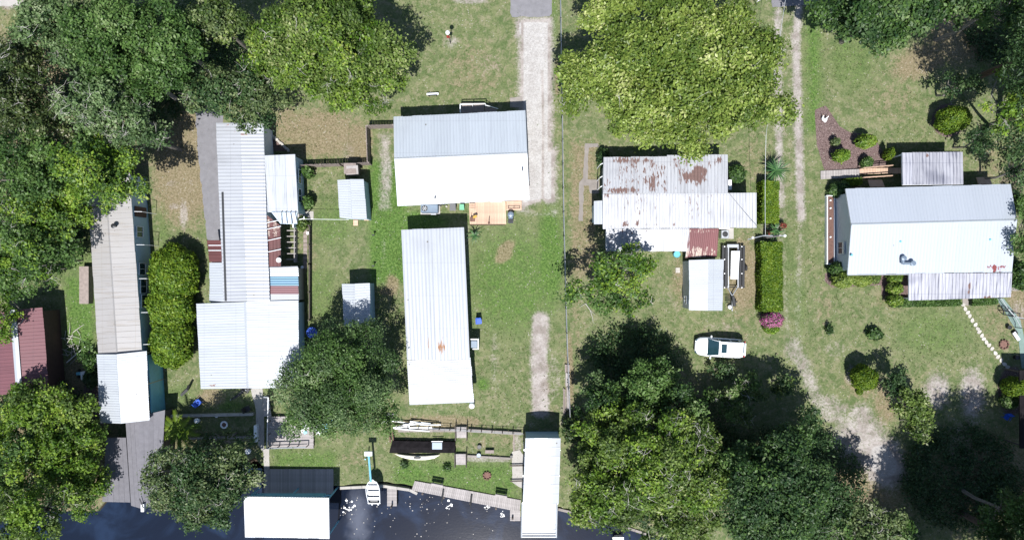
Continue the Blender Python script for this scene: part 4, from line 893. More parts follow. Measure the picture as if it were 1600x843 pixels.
T('largest olive green canal tree with bare grey twigs', 1045, 720, 112, 82, 8.5, 3.0, 'olive', 36, group=G, dens=1.15, twigs=70, col2='bright', col2f=.3, lobes=48)
T('olive green tree reaching over the canal right of the narrow boat shelter', 955, 762, 76, 66, 7, 2.5, 'olive', 37, group=G, twigs=14, col2='bright', col2f=.35)
T('yellow olive tree on the bottom edge below the largest canal tree', 1060, 815, 66, 46, 7.5, 2.2, 'olive', 38, group=G, twigs=10)
T('small round mid green tree south of the white car', 1150, 622, 46, 42, 2.8, 1.4, 'mid', 39, name='small_tree', twigs=8, col2='grey', col2f=.3)
T('thin dark shrub tree touching the south side of the white car', 1132, 577, 24, 14, 1.2, .6, 'dark', 391, name='small_tree', dens=.6, gap=.2)
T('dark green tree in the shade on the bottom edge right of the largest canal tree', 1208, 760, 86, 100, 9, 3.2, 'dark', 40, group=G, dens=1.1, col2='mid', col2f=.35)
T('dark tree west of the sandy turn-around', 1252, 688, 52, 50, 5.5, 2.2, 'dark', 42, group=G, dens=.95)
T('greyish light green tree with bare twigs at the bottom edge', 1352, 825, 78, 46, 7.5, 2.2, 'grey', 43, group=G, twigs=30, col2='mid', col2f=.4)
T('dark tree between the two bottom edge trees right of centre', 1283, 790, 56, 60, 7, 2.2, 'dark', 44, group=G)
T('light green tree in the bottom right corner', 1588, 805, 62, 52, 8, 2.5, 'mid', 45, group=G, col2='grey', col2f=.4)
T('small dark shrub tree beside the sandy turn-around', 1398, 598, 24, 27, 3.2, 1.3, 'dark', 46, name='small_tree', dens=.9)
T('olive green small tree south of the dark shrub tree', 1426, 634, 36, 32, 3.6, 1.4, 'olive', 47, name='small_tree', dens=1.1)
T('low olive tree at the edge of the big shade bottom right', 1438, 668, 28, 26, 3.4, 1.2, 'grey', 48, name='small_tree', col2='olive', col2f=.5)
T('small olive bush tree at the corner of the dark wooded strip', 1222, 602, 14, 18, 2.6, 1.0, 'dark', 481, name='small_tree', col2='olive', col2f=.2)
# tall trees outside the frame whose shade falls into it
for i, (x_, y_, z_, R_) in enumerate(((1440, 852, 15, 4.6), (1500, 800, 14, 4.6), (1545, 850, 16, 4.6), (1475, 905, 16, 4.5), (1590, 800, 14, 4.0), (1420, 905, 14, 4.2), (1560, 190, 13, 3.2), (1600, 150, 14, 3.6))):
    offtree('tall dark pine standing past the lower right edge of the view' if i < 6 else 'tall dark pine standing past the upper right edge of the view', x_, y_, z_, R_, 60 + i, n=1500)

# ---- hedges and bushes: leaves over a solid core painted dark for inner shade
def leafy(label, name, cat, fn, n, leaf, col, seed, base, core=None, col2=None, col2f=0, group=None):
    """fn(rng, n) -> points and normals on the outer shell"""
    rng = np.random.default_rng(seed); root = thing(name, label, cat, base, group); pts, nr_ = fn(rng, n); off = np.array(base)
    pts = pts + rng.normal(size=pts.shape) * leaf * .45
    cell = np.floor(pts / .55).astype(int); hsh = np.abs(np.sin(cell[:, 0] * 12.9 + cell[:, 1] * 78.2 + cell[:, 2] * 37.7) * 43758.5) % 1
    tint = .5 + (hsh - .5) * .35 + rng.normal(0, .17, n); m2 = None
    if col2: m2 = rng.random(n) < col2f
    me = leaf_mesh('foliage', pts - off, nr_ + rng.normal(size=pts.shape) * .55, leaf * rng.uniform(.6, 1.3, n), tint, col, rng, mat2=col2, m2=m2); put('foliage', me, root)
    if core: core(root)
    return root
def bush(label, px, py, r, h, col, seed, leaf=.09, name='round_bush', cat='bush', ry=None, n=None, col2=None, col2f=0, group=None, top=1.0):
    zc = h * .5; c = P(px, py, zc); k = (CAM_H - zc) / FPX; rx_, ry_ = r * k, (ry or r) * k; hz = h * .5
    def fn(rng, n):
        d = rng.normal(size=(n, 3)); d /= np.linalg.norm(d, axis=1, keepdims=True); d[:, 2] = np.where(d[:, 2] < -.5, -d[:, 2], d[:, 2])
        lump = 1 + .10 * np.sin(d[:, 0] * 5 + seed) * np.cos(d[:, 1] * 6 + seed * 2); rad = lump * rng.uniform(.86, 1.04, n)
        return np.array(c) + d * rad[:, None] * [rx_, ry_, hz * top], d + [0, 0, .3]
    def core(root):
        m = MB(); prof = [(.55, -.95), (.8, -.5), (.86, 0), (.7, .5), (.35, .8)]; vs = []
        m.lathe((0, 0, 0), [(a, b) for a, b in prof], 12); m.v = [(c.x + v[0] * rx_ * .95, c.y + v[1] * ry_ * .95, c.z + v[2] * hz) for v in m.v]
        me = m.build('twigs', LEAF['dark'], root)  # solid filling of the bush, its inner shade put into the dark colour
    return leafy(label, name, cat, fn, n or int(900 + 1500 * rx_ * ry_ / (leaf / .09) ** 1.6), leaf, col, seed, Vector((c.x, c.y, 0)), core, col2, col2f, group)
def hedge(label, pts, hw, h, col, seed, leaf=.09, n=9000, **kw):
    """clipped hedge: centre line seen at its top, half width in metres"""
    W_ = [P(x, y, h) for x, y in pts]; base = Vector((W_[0].x, W_[0].y, 0))
    def fn(rng, n):
        seg = rng.integers(0, len(W_) - 1, n); u = rng.random(n); A = np.array([[*w] for w in W_]); a = A[seg]; b = A[seg + 1]; q = a + (b - a) * u[:, None]
        d = (b - a)[:, :2]; d /= np.linalg.norm(d, axis=1, keepdims=True); s = np.stack([-d[:, 1], d[:, 0]], 1); f = rng.random(n); top = f < .5
        hw_ = hw * (1 + .05 * np.sin(q[:, 1] * 2.2 + seed)); off = np.where(top, rng.uniform(-1, 1, n), np.where(rng.random(n) < .5, -1, 1)) * hw_
        z = np.where(top, h + .04 * np.sin(q[:, 0] * 3 + q[:, 1] * 2), rng.uniform(.05, 1, n) * h); nn = np.zeros((n, 3)); nn[:, 2] = np.where(top, 1, .2); sg = np.where(top, 0, np.sign(off))
        nn[:, :2] += s * sg[:, None]; return np.stack([q[:, 0] + s[:, 0] * off, q[:, 1] + s[:, 1] * off, z], 1), nn
    def core(root):
        m = MB(); s0 = []
        for i in range(len(W_) - 1):
            a, b = W_[i], W_[i + 1]; d = (b - a).to_2d().normalized(); s_ = Vector((-d.y, d.x)) * (hw - .08)
            m.prism([(a.x - s_.x, a.y - s_.y), (a.x + s_.x, a.y + s_.y), (b.x + s_.x, b.y + s_.y), (b.x - s_.x, b.y - s_.y)], .0, h - .1 - .003 * i)
        m.build('twigs', LEAF['dark'], root)  # solid filling in dark leaf colour, standing for shade inside the hedge
    return leafy(label, 'hedge', 'hedge', fn, n, leaf, col, seed, base, core, **kw)
# tall bright hedge west: three big rounded bushes grown together
for i, (x_, y_, r_, q_) in enumerate(((272, 428, 36, 44), (268, 480, 34, 40), (269, 532, 31, 42))):
    bush(('rounded bright green bush, northernmost of the three grown together beside the blue wall', 'middle rounded bright green bush of the three grown together beside the blue wall', 'southernmost rounded bright green bush of the three grown together beside the blue wall')[i],
         x_, y_, r_, 3.4, 'hedge', 80 + i, .13, 'tall_bush', ry=q_, n=9000, col2='bright', col2f=.4, group='three grown together bushes')
hedge('clipped tall yellow green hedge north of the red leaved plant', [(1205, 283), (1204, 348)], .72, 1.7, 'hedge', 90, n=8000, col2='bright', col2f=.3)
hedge('clipped tall yellow green hedge ending at the pink flowering bush', [(1206, 378), (1207, 486)], .95, 1.7, 'hedge', 91, n=14000, col2='bright', col2f=.3)
hedge('low dark clipped hedge along the south porch of the ranch house', [(1394, 473), (1502, 471)], .35, .7, 'mid', 92, n=5000)
hedge('short low dark hedge under the south porch east of the stone path', [(1520, 471), (1558, 469)], .35, .7, 'mid', 93, n=2500)
hedge('narrow clipped bright hedge below the wooden ramp', [(1322, 284), (1347, 283)], .28, 1.0, 'hedge', 94, n=1500)
bush('pink flowering bush at the south end of the tall hedge', 1206, 499, 17, 2.0, 'pink', 95, .07, 'flowering_bush', ry=13, n=2600, col2='mid', col2f=.35)
bush('small green bush below the pink flowering bush', 1205, 512, 12, 1.2, 'bright', 96, .09, ry=9, n=1200)
bush('lime green round bush in the shade at the top right', 1488, 187, 23, 3.2, 'hedge', 97, .09, ry=20, n=7000, col2='bright', col2f=.3)
bush('round green bush at the top of the mulch bed', 1352, 221, 14, 2.3, 'bright', 98, .11, n=1400, ry=10, col2='lime', col2f=.3)
bush('round green bush in the middle of the mulch bed', 1314, 243, 11, 2.2, 'bright', 99, .11, n=1100, ry=9)
bush('tiny pale shrub on the left of the mulch bed', 1305, 222, 6, 1.2, 'grey', 100, .09, n=350)
bush('small round bush against the wooden ramp rail', 1354, 254, 8, 1.4, 'mid', 101, .1, n=700, ry=8)
bush('small upright clipped bush in the shade of the north porch', 1387, 241, 5, 2.2, 'hedge', 102, .07, n=900, ry=9)
bush('dark leafy bush below the wooden ramp', 1312, 296, 16, 1.5, 'mid', 103, .13, n=1500, ry=12, col2='dark', col2f=.5)
bush('yellow green bush at the south west corner of the ranch house', 1316, 437, 15, 2.4, 'lime', 104, .1, n=2500, ry=12)
bush('yellow green bush second from the corner of the ranch house', 1345, 436, 15, 1.4, 'lime', 105, .1, n=2500, ry=11)
bush('small olive bush right of the two yellow green bushes', 1366, 433, 8, 1.1, 'olive', 106, .1, n=900, ry=9)
bush('dark leafy bush at the lower corner of the planter box', 1309, 420, 13, 1.7, 'dark', 107, .13, n=1200, ry=11, col2='mid', col2f=.4)
for i, (y_, l_) in enumerate(((432, 'topmost of three small bushes in a column by the south porch'), (450, 'middle one of three small bushes in a column by the south porch'), (468, 'lowest of three small bushes in a column by the south porch'))):
    bush(l_, 1397, y_, 10, 2.0, 'bright', 108 + i, .1, n=1200, ry=9, group='three bushes in a column', col2='lime', col2f=.5)
bush('round clipped yellow green bush on a sand patch in the lawn', 1349, 589, 18, 3.2, 'hedge', 112, .08, ry=19, n=5000)
bush('tiny clipped bush just below the round clipped bush', 1343, 611, 5, .5, 'hedge', 113, .07, n=400)
bush('round lime green ball bush by the patio cover', 1584, 603, 15, 3.0, 'hedge', 114, .08, n=3500)
bush('dark spotted shrub below the lime ball bush', 1577, 626, 14, 1.5, 'mid', 115, .11, n=1100, ry=12, col2='grey', col2f=.3)
bush('leafy shrub between the old house wall and its air conditioner', 1151, 272, 12, 1.5, 'mid', 116, .14, n=900, ry=14, col2='dark', col2f=.5)
bush('dark shrub at the north west corner of the old house', 942, 247, 9, 1.5, 'dark', 117, .13, n=800, ry=14)
bush('small dark shrub standing alone in the south lawn', 1366, 522, 12, 1.0, 'dark', 118, .14, n=380, ry=9, col2='mid', col2f=.4)
bush('tiny leaning dark sapling in the south lawn left of the lone shrub', 1296, 514, 5, .9, 'dark', 119, .12, n=90, ry=8)
bush('leafy vine beside the shaded wall of the long white house, upper one', 481, 268, 8, 1.6, 'mid', 120, .15, n=220, ry=9)
bush('leafy vine beside the shaded wall of the long white house, lower one', 482, 316, 8, 1.6, 'mid', 121, .15, n=260, ry=10)
bush('thin leafy shrub beside the patio of the long white house', 473, 350, 8, 1.4, 'olive', 122, .13, n=220, ry=12)
bush('small weed clump on the canal lawn, left of two', 632, 725, 6, .5, 'dark', 123, .1, n=120)
bush('small weed clump on the canal lawn, right of two', 698, 730, 6, .5, 'mid', 124, .1, n=110)
bush('bush at the east gable of the ranch house', 1592, 430, 14, 2.2, 'mid', 125, .14, n=1500, ry=22, col2='dark', col2f=.4)
bush('dark ragged bush beside the narrow boat shelter', 893, 668, 15, 1.8, 'dark', 126, .14, n=700, ry=22, col2='brown', col2f=.5)
bush('shrub at the foot of the mobile home carport', 146, 590, 14, 1.6, 'dark', 127, .14, n=500, ry=16, col2='brown', col2f=.4)
bush('spiky grey shrub at the south end of the ramp garden', 1592, 318, 10, 1.4, 'mid', 128, .13, n=500, ry=14)
# fronds: palm, yucca
def fronds(label, name, cat, px, py, h, R, n, col, seed, width=.07, leaflets=True, droop=.5):
    rng = random.Random(seed); b = P(px, py, h * .8); g = Vector((b.x, b.y, 0)); root = thing(name, label, cat, g); m = MB(); m.tube(g, (g.x, g.y, h * .8), .11, .08, 8); m.build('trunk', M['bark_b'], root)
    src = []
    for k in range(n):
        a = k * 2.399 + rng.uniform(-.2, .2); L = R * rng.uniform(.75, 1.1); up = rng.uniform(.1, .9); mb = MB(); pts = []
        for j in range(6):
            u = j / 5; pts.append(Vector((b.x + math.cos(a) * L * u, b.y + math.sin(a) * L * u, h * .8 + up * L * (u - droop * u * u * 1.4))))
        if leaflets:
            for j in range(1, 24):
                u = j / 24 * 5; i0 = min(4, int(u)); q = pts[i0].lerp(pts[i0 + 1], u - i0); d = (pts[i0 + 1] - pts[i0]).normalized(); s_ = Vector((-d.y, d.x, 0)).normalized()
                for sg in (-1, 1):
                    e = q + s_ * sg * .42 * (1 - abs(j / 24 - .4)) + d * .22 + Vector((0, 0, -.12)); w_ = d * width * .5; mb.add([q - w_, q + w_, e], [(0, 1, 2)])
            mb.path(pts, .02, 4)
        else:
            for j in range(5):
                a0, a1 = pts[j], pts[j + 1]; d = (a1 - a0).normalized(); s_ = Vector((-d.y, d.x, 0)).normalized(); w0, w1 = width * (1 - j / 5.2), width * (1 - (j + 1) / 5.2)
                mb.add([a0 - s_ * w0, a0 + s_ * w0, a1 + s_ * w1 + Vector((0, 0, .0)), a1 - s_ * w1], [(0, 1, 2, 3)])
        o = mb.build('frond', LEAF[col], root); a_ = o.data.attributes.new('tint', 'FLOAT', 'FACE'); a_.data.foreach_set('value', [rng.uniform(.2, .9)] * len(o.data.polygons))
    return root
fronds('big dark green yucca at the north end of the tall hedge', 'yucca', 'yucca', 1213, 266, 1.9, 1.35, 60, 'frond', 1, .075, False, .4)
fronds('palm with yellow green fronds beside the brown boathouse wall', 'palm_tree', 'palm', 281, 672, 2.4, 1.9, 16, 'hedge', 2, .09)
fronds('red and green spiky plant between the two tall hedges', 'cordyline', 'plant', 1212, 360, 1.4, 1.0, 34, 'frond', 3, .06, False, .4)
fronds('small plant with long leaves at the north east corner of the centre building', 'palm_plant', 'plant', 741, 368, 1.1, .95, 16, 'frond', 4, .07, False, .7)
bush('red leaves in front of the spiky plant between the hedges', 1222, 353, 6, 1.3, 'redleaf', 130, .09, n=160, ry=5)
bush('small red leaved shrub by the post between the hedges', 1202, 364, 5, 1.0, 'redleaf', 131, .09, n=90, ry=4)

# ---- undergrowth below the woods
def undergrowth(name, label, ells, n, col, seed, leaf=.12):
    rng = np.random.default_rng(seed); cl = []
    tot = sum(rx * ry for _, _, rx, ry, _ in ells)
    for cx, cy, rx, ry, zt in ells:
        k = int(n / 16 * rx * ry / tot); a = rng.uniform(0, 6.28, k); r = np.sqrt(rng.random(k)); z = rng.uniform(.1, zt, k); kk = (CAM_H - z) / FPX
        cl.append(np.stack([(cx + rx * r * np.cos(a) - 800) * kk, (421.5 - cy - ry * r * np.sin(a)) * kk, z], 1))
    cl = np.concatenate(cl); px_, py_ = PXY(cl[:, 0], cl[:, 1]); cl = cl[~inside(px_, py_, WATER)]; ci = np.repeat(np.arange(len(cl)), 16); lp = cl[ci] + rng.normal(size=(len(ci), 3)) * [.3, .3, .18]; lp[:, 2] = np.maximum(lp[:, 2], .05)
    t_ = rng.uniform(-.2, .2, len(cl))[ci] + .45 + rng.normal(0, .17, len(ci))
    o = put(name, leaf_mesh(name, lp, rng.normal(size=lp.shape) * .6 + [0, 0, .8], leaf * rng.uniform(.6, 1.3, len(lp)), t_, col, rng)); tag(o, label, 'undergrowth', kind='stuff')
undergrowth('undergrowth', 'low leafy undergrowth below the trees on the left', [(60, 180, 130, 120, 2.5), (60, 330, 80, 80, .8), (50, 700, 100, 120, 1.5), (300, 60, 90, 60, 2), (240, 160, 40, 50, 1.0)], 42000, 'dark', 71)
undergrowth('undergrowth', 'low leafy undergrowth below the canal trees', [(990, 560, 70, 50, 1.5), (1030, 720, 130, 110, 2.5), (1230, 760, 120, 90, 2.0), (1345, 830, 90, 30, 2.0), (1590, 790, 60, 50, 1.5), (1500, 745, 90, 80, 1.2), (1590, 220, 20, 90, 1.5), (1560, 60, 50, 40, .8)], 60000, 'dark', 72)
# ---- loose ground cover
def scatter(name, n, mat, fn_w, size, seed, tri=3, tall=1.0, flat_=False):
    rng = np.random.default_rng(seed); px = rng.uniform(-20, 1620, n); py = rng.uniform(-10, 853, n); w_ = fn_w(px, py)
    ins_ = inside(px, py, WATER) | (seg_d(px, py, WATER, True) < 6); k = (rng.random(n) < w_) & ~ins_; px, py = px[k], py[k]; n = len(px)
    x, y = (px - 800) * CAM_H / FPX, (421.5 - py) * CAM_H / FPX; i = np.repeat(np.arange(n), tri); m = len(i); s = size * rng.uniform(.5, 1.4, m)
    c = np.stack([x[i], y[i], np.zeros(m) + .005], 1) + np.concatenate([rng.normal(0, size * .7, (m, 2)), np.zeros((m, 1))], 1); a = rng.uniform(0, 6.28, m); d = np.stack([np.cos(a), np.sin(a), np.zeros(m)], 1)
    e = np.stack([-np.sin(a), np.cos(a), np.zeros(m)], 1)
    if flat_: V = np.stack([c - d[:, :] * s[:, None], c + e * s[:, None] * .6 + [0, 0, .03], c + d * s[:, None] + [0, 0, .015]], 1)
    else: V = np.stack([c - d * s[:, None] * .35, c + d * s[:, None] * .35, c + e * s[:, None] * rng.uniform(.4, 1, m)[:, None] + np.stack([np.zeros(m), np.zeros(m), s * tall * .8], 1)], 1)
    me = np_mesh(name, V.reshape(-1, 3), np.arange(m * 3).reshape(-1, 3), 3); at = me.attributes.new('tint', 'FLOAT', 'FACE'); at.data.foreach_set('value', np.clip(rng.normal(.5, .22, m), 0, 1).astype(np.float32))
    me.materials.append(mat); o = put(name, me); return o
def w_grass(x, y):
    s, d, l, m_ = masks(x, y); return np.clip(.55 + .4 * l - .9 * s - .5 * d - 1.2 * m_, .02, 1)
def w_dry(x, y):
    s, d, l, m_ = masks(x, y); return np.clip(.25 + .5 * d + .2 * m_ - .3 * s, 0, 1)
def w_sand(x, y):
    s, d, l, m_ = masks(x, y); return np.clip(s * .8 + .04 - .8 * (s > 1.05), 0, 1)
GM = m_leaf('lawn blades', (.035, .075, .014), (.12, .17, .045), .2, .7, .1)
DM = m_leaf('dry blades', (.12, .098, .06), (.215, .18, .12), .1, .8, .1)
tag(scatter('grass_tufts', 60000, GM, w_grass, .085, 5), 'short green grass tufts growing through the lawns', 'grass', kind='stuff')
tag(scatter('dry_grass_tufts', 34000, DM, w_dry, .075, 6), 'dry straw coloured grass and fallen leaves on the lawns', 'grass', kind='stuff')
# ------------------------------------------------------------------ decks, docks, fences, vehicles and yard things
def planks(root, A, B, B2, A2, n, mat, gap=.014, th=.04, seed=1, name='plank'):
    """boards laid side by side from edge A-A2 to edge B-B2 (each board runs A->A2)"""
    A, B, B2, A2 = [Vector(p) for p in (A, B, B2, A2)]; w = (B - A).length / n; L = (A2 - A).length; d = (B - A).normalized(); e = (A2 - A).normalized(); rz = math.atan2(d.y, d.x); ry_ = math.atan2(e.y, e.x) - math.pi / 2
    m = MB(); m.box((0, 0, 0), (w - gap, 1.0, th)); me = mesh_of(m, name, mat); r = random.Random(seed)
    for k in range(n):
        u = (k + .5) / n; a, b = A.lerp(B, u), A2.lerp(B2, u); c = (a + b) / 2; L_ = (b - a).length; ang = math.atan2((b - a).y, (b - a).x) - math.pi / 2
        o = inst(me, name, root, c + Vector((0, 0, r.uniform(-.003, .003))), ang, (1, L_ * r.uniform(.992, 1.004), 1))
        dz = (b - a).z
        if abs(dz) > .01: o.rotation_mode = 'XYZ'; o.rotation_euler = (math.atan2(dz, (b - a).to_2d().length), 0, ang)
# wooden deck at the white house
h = thing('wooden_deck', 'new pale wooden deck on the south side of the white house', 'deck', P(764, 333, 0))
planks(h, P(734, 350, .35), P(791, 350, .35), P(790, 314, .35), P(733, 316, .35), 22, M['wood'], seed=3)
planks(h, P(791, 329, .3), P(791, 314, .3), P(815, 313, .3), P(815, 328, .3), 6, M['wood'], seed=4)
m = MB(); m.box(tuple(P(762, 333, .15)), (3.3, 2.1, .28)); m.box(tuple(P(803, 321, .12)), (1.4, .85, .22)); m.build('frame', M['wood_grey'], h)
m = MB()
for a_, b_ in (((734, 351), (789, 351)), ): m.tube(P(*a_, .42), P(*b_, .42), .04)
m.tube(P(794, 325, .9), P(812, 325, .9), .035); m.tube(P(794, 325, .3), P(794, 325, .9), .035); m.tube(P(803, 325, .3), P(803, 325, .9), .03); m.tube(P(812, 325, .3), P(812, 325, .9), .035); m.build('railing', M['wall_red'], h)
h = thing('outdoor_chair', 'small dark chair with a yellow cushion on the wooden deck', 'chair', P(738, 344, .37)); c = P(739, 343, .37)
m = MB(); m.box((c.x, c.y, c.z + .42), (.42, .42, .05)); m.build('seat', M['brick'], h); m = MB(); m.box((c.x - .2, c.y, c.z + .7), (.05, .42, .5)); m.build('backrest', M['brick'], h)
for sx in (-.18, .18):
    for sy in (-.18, .18): m = MB(); m.tube((c.x + sx, c.y + sy, c.z), (c.x + sx, c.y + sy, c.z + .4), .02); m.build('leg', M['dkmetal'], h)
m = MB(); m.box((c.x + .22, c.y + .25, c.z + .55), (.4, .25, .1), .4, bev=.03); M['yellow'] = m_plain('mustard cloth', (.4, .25, .05), .9); m.build('cushion', M['yellow'], h)
h = thing('standing_post', 'thin brown post standing in the middle of the wooden deck', 'post', P(764, 346, .37)); m = MB(); c = P(764, 348, .37); m.tube(c, c + Vector((0, 0, 1.3)), .04); m.build('pole', M['brick'], h); m = MB(); m.lathe(c, [(.12, 0), (.12, .03), (.04, .05)], 10); m.build('base', M['brick'], h)
h = thing('bench', 'slatted wooden bench on the north west corner of the deck', 'bench', P(738, 323, .37)); c = P(738, 324, .37)
for k in range(5): m = MB(); m.box((c.x, c.y + .28 - k * .14, c.z + .42), (.55, .1, .03)); m.build('slat', M['wood'], h)
for sx in (-.22, .22): m = MB(); m.box((c.x + sx, c.y, c.z + .2), (.05, .6, .4)); m.build('leg', M['wood_grey'], h)
h = thing('grill', 'covered blue grey barbecue grill at the east side of the wooden deck', 'grill', P(798, 340, 0)); c = P(798, 336, 0)
m = MB(); m.lathe((c.x, c.y - .0, .75), [(.1, -.12), (.3, -.02), (.33, .1), (.25, .25), (.08, .3)], 14); m.build('lid', M['ac_blue'], h); m = MB(); m.box((c.x, c.y - .65, .8), (.5, .35, .06)); m.build('shelf', M['dkmetal'], h)
m = MB(); m.box((c.x, c.y - .4, .35), (.45, .8, .65), bev=.05); m.build('cabinet', M['ac_blue'], h)
h = thing('air_conditioner', 'long blue-grey air conditioner unit with round fan south of the white house', 'air conditioner', P(671, 325, 0)); c = P(671, 325.5, .8)
m = MB(); m.box((c.x, c.y, .5), (1.68, .85, .75), bev=.08); m.build('housing', M['ac_blue'], h)
m = MB(); m.lathe((c.x - .45, c.y, .88), [(.29, 0), (.29, .025), (.08, .03)], 20); m.build('fan_guard', M['black'], h)
for k in range(3): m = MB(); m.box((c.x - .45, c.y, .92), (.5, .05, .01), k * 1.047); m.build('fan_blade', M['galv'], h)
m = MB(); m.box((c.x, c.y - .02, .06), (1.9, 1.0, .12)); m.build('pad', M['concrete'], h)
m = MB(); m.box((c.x + .35, c.y - .52, .3), (.5, .12, .2)); m.build('duct', M['galv'], h)
def bin_(label, px, py, mat, lid, w=.55, hh=1.05, rz=.1):
    h = thing('wheelie_bin', label, 'bin', P(px, py, 0)); c = P(px, py, .5); m = MB(); m.loft([[Vector((c.x + x * w * s, c.y + y * w * s * 1.15, z)) for x, y in ((-.5, -.5), (.5, -.5), (.5, .5), (-.5, .5))] for s, z in ((.78, .02), (1, hh - .1))]); m.build('body', mat, h)
    m = MB(); m.slab([(c.x - w * .55, c.y - w * .65, hh - .05), (c.x + w * .55, c.y - w * .65, hh - .05), (c.x + w * .5, c.y + w * .66, hh + .05), (c.x - w * .5, c.y + w * .66, hh + .05)], .06); m.build('lid', lid, h)
    for s_ in (-1, 1): m = MB(); m.tube((c.x + s_ * w * .42, c.y + w * .5, .12), (c.x + s_ * w * .52, c.y + w * .5, .12), .12, n=10); m.build('wheel', M['tyre'], h)
    m = MB(); m.tube((c.x - w * .4, c.y + w * .7, hh), (c.x + w * .4, c.y + w * .7, hh), .025); m.build('handle', M['black'], h)
bin_('dark navy wheelie bin south of the white house', 708, 324, M['ac_blue'] if 0 else M['black'], M['dkmetal'])
bin_('green wheelie bin with white lid edge beside the dark one', 722, 324, M['green'], M['green'], .42, .9)
h = thing('garden_pots', 'cluster of small dark pots between the unit and the dark bin', 'pots', P(692, 320, 0))
for i, (x_, y_, r_) in enumerate(((689, 320, .16), (694, 319, .14), (698, 323, .1))): m = MB(); m.lathe(P(x_, y_, 0), [(r_ * .7, 0), (r_, .3), (r_ * .85, .3), (r_ * .8, .25)], 12); m.build('pot', M['black'] if i < 2 else M['concrete'], h)
# canal deck in the shade, seawall
h = thing('canal_deck', 'long wooden deck of cross boards half shaded by the flat boat shelter', 'deck', P(466, 752, 0))
planks(h, P(413, 771, .1), P(521, 771, .1), P(521, 732, .1), P(413, 732, .1), 42, M['wood_grey'], seed=5)
m = MB(); m.box(tuple(P(467, 752, -.05)), (6.6, 2.2, .16)); m.build('frame', M['wood_dark'], h)
for q in ((416, 769), (450, 769), (485, 769), (519, 769)): m = MB(); p = P(*q, 0); m.tube((p.x, p.y, -1.4), (p.x, p.y, 0), .1); m.build('piling', M['wood_dark'], h)
def wallline(name, label, pts, w, z0, z1, mat, cat='wall', blk=1.2):
    h = thing(name, label, cat, P(*pts[0], 0)); r = random.Random(len(pts))
    for (a, b) in zip(pts[:-1], pts[1:]):
        A_, B_ = P(*a, z1), P(*b, z1); d = B_ - A_; n = max(1, round(d.length / blk)); rz = math.atan2(d.y, d.x)
        for k in range(n):
            c = A_.lerp(B_, (k + .5) / n); m = MB(); m.box((c.x, c.y, (z0 + z1) / 2 + r.uniform(-.01, .01)), (d.length / n - .02, w * r.uniform(.95, 1.05), z1 - z0), rz, bev=.015); m.build('block', mat, h)
    return h
wallline('seawall', 'pale concrete seawall cap along the canal lawn', [(531, 762), (600, 759), (640, 765), (652, 771)], .28, -1.2, .1, M['concrete'], 'seawall')
wallline('seawall', 'pale seawall corner in the terraced yard by the dark inlet', [(364, 763), (381, 763), (381, 722)], .25, -1.2, .1, M['concrete'], 'seawall')
wallline('seawall', 'concrete seawall running under the trees right of the narrow boat shelter', [(872, 795), (940, 811), (1010, 834)], .25, -1.2, .1, M['concrete_d'], 'seawall')
h = thing('dock', 'long pale plank dock along the canal with a short leg by the boat shelter', 'dock', P(730, 785, 0))
planks(h, P(643, 765, .12), P(812, 799, .12), P(814, 780.5, .12), P(648, 750.5, .12), 58, M['wood_grey'], seed=7)
planks(h, P(797, 813, .11), P(797, 796, .11), P(813, 797, .11), P(813, 813, .11), 6, M['wood_grey'], seed=8)
for q in ((660, 771), (693, 777), (735, 786), (775, 794), (803, 812)): p = P(*q, 0); m = MB(); m.tube((p.x, p.y, -1.5), (p.x, p.y, .05), .11, n=8); m.build('piling', M['wood_dark'], h)
for qa, qb in (((693, 763), (690, 784)), ((737, 771), (735, 790))): m = MB(); m.tube(P(*qa, .16), P(*qb, .16), .09, n=8); m.build('mooring_arm', M['black'], h)
m = MB(); p = P(801, 807, 0); m.tube((p.x, p.y, -1), (p.x, p.y, .6), .09, n=8); m.build('mooring_pole', M['wood_dark'], h)
m = MB(); m.slab([P(644, 764, .06), P(812, 797, .06), P(813, 782, .06), P(648, 752, .06)], .14); m.build('frame', M['wood_dark'], h)
for i, (q, l_) in enumerate((((683, 753), 'low dark bench on the left half of the long dock'), ((783, 770), 'low dark bench on the right half of the long dock'))):
    b = thing('dock_bench', l_, 'bench', P(*q, .14), 'benches on the long dock'); rz = math.radians(-10.5); c = P(q[0], q[1] + 4, .5)
    m = MB(); m.box((c.x, c.y, .5), (1.15, .3, .06), rz); m.build('seat', M['wood_grey'], b); m = MB(); m.box((c.x - .45, c.y, .3), (.08, .28, .36), rz); m.build('leg', M['wood_grey'], b); m = MB(); m.box((c.x + .45, c.y, .3), (.08, .28, .36), rz); m.build('leg', M['wood_grey'], b)
    m = MB(); m.box((c.x + .03, c.y + .17, .75), (1.15, .05, .35), rz); m.build('backrest', M['wood_grey'], b)
h = thing('small_dock', 'short plank dock beside the hanging aluminium boat', 'dock', P(612, 775, 0))
planks(h, P(605, 790, .05), P(605, 762, .05), P(620, 762, .05), P(620, 790, .05), 12, M['wood_grey'], seed=9)
m = MB(); c = P(612.5, 776, -.06); m.box((c.x, c.y, -.06), (.9, 1.7, .14)); m.build('frame', M['wood_dark'], h)
for q in ((606, 789), (619, 789), (606, 764), (619, 764)): p = P(*q, 0); m = MB(); m.tube((p.x, p.y, -1.5), (p.x, p.y, -.01), .08); m.build('piling', M['wood_dark'], h)
m = MB(); p = P(613, 788, 0); m.tube((p.x, p.y, -1), (p.x, p.y, .85), .08); m.build('mooring_pole', M['wood_dark'], h)
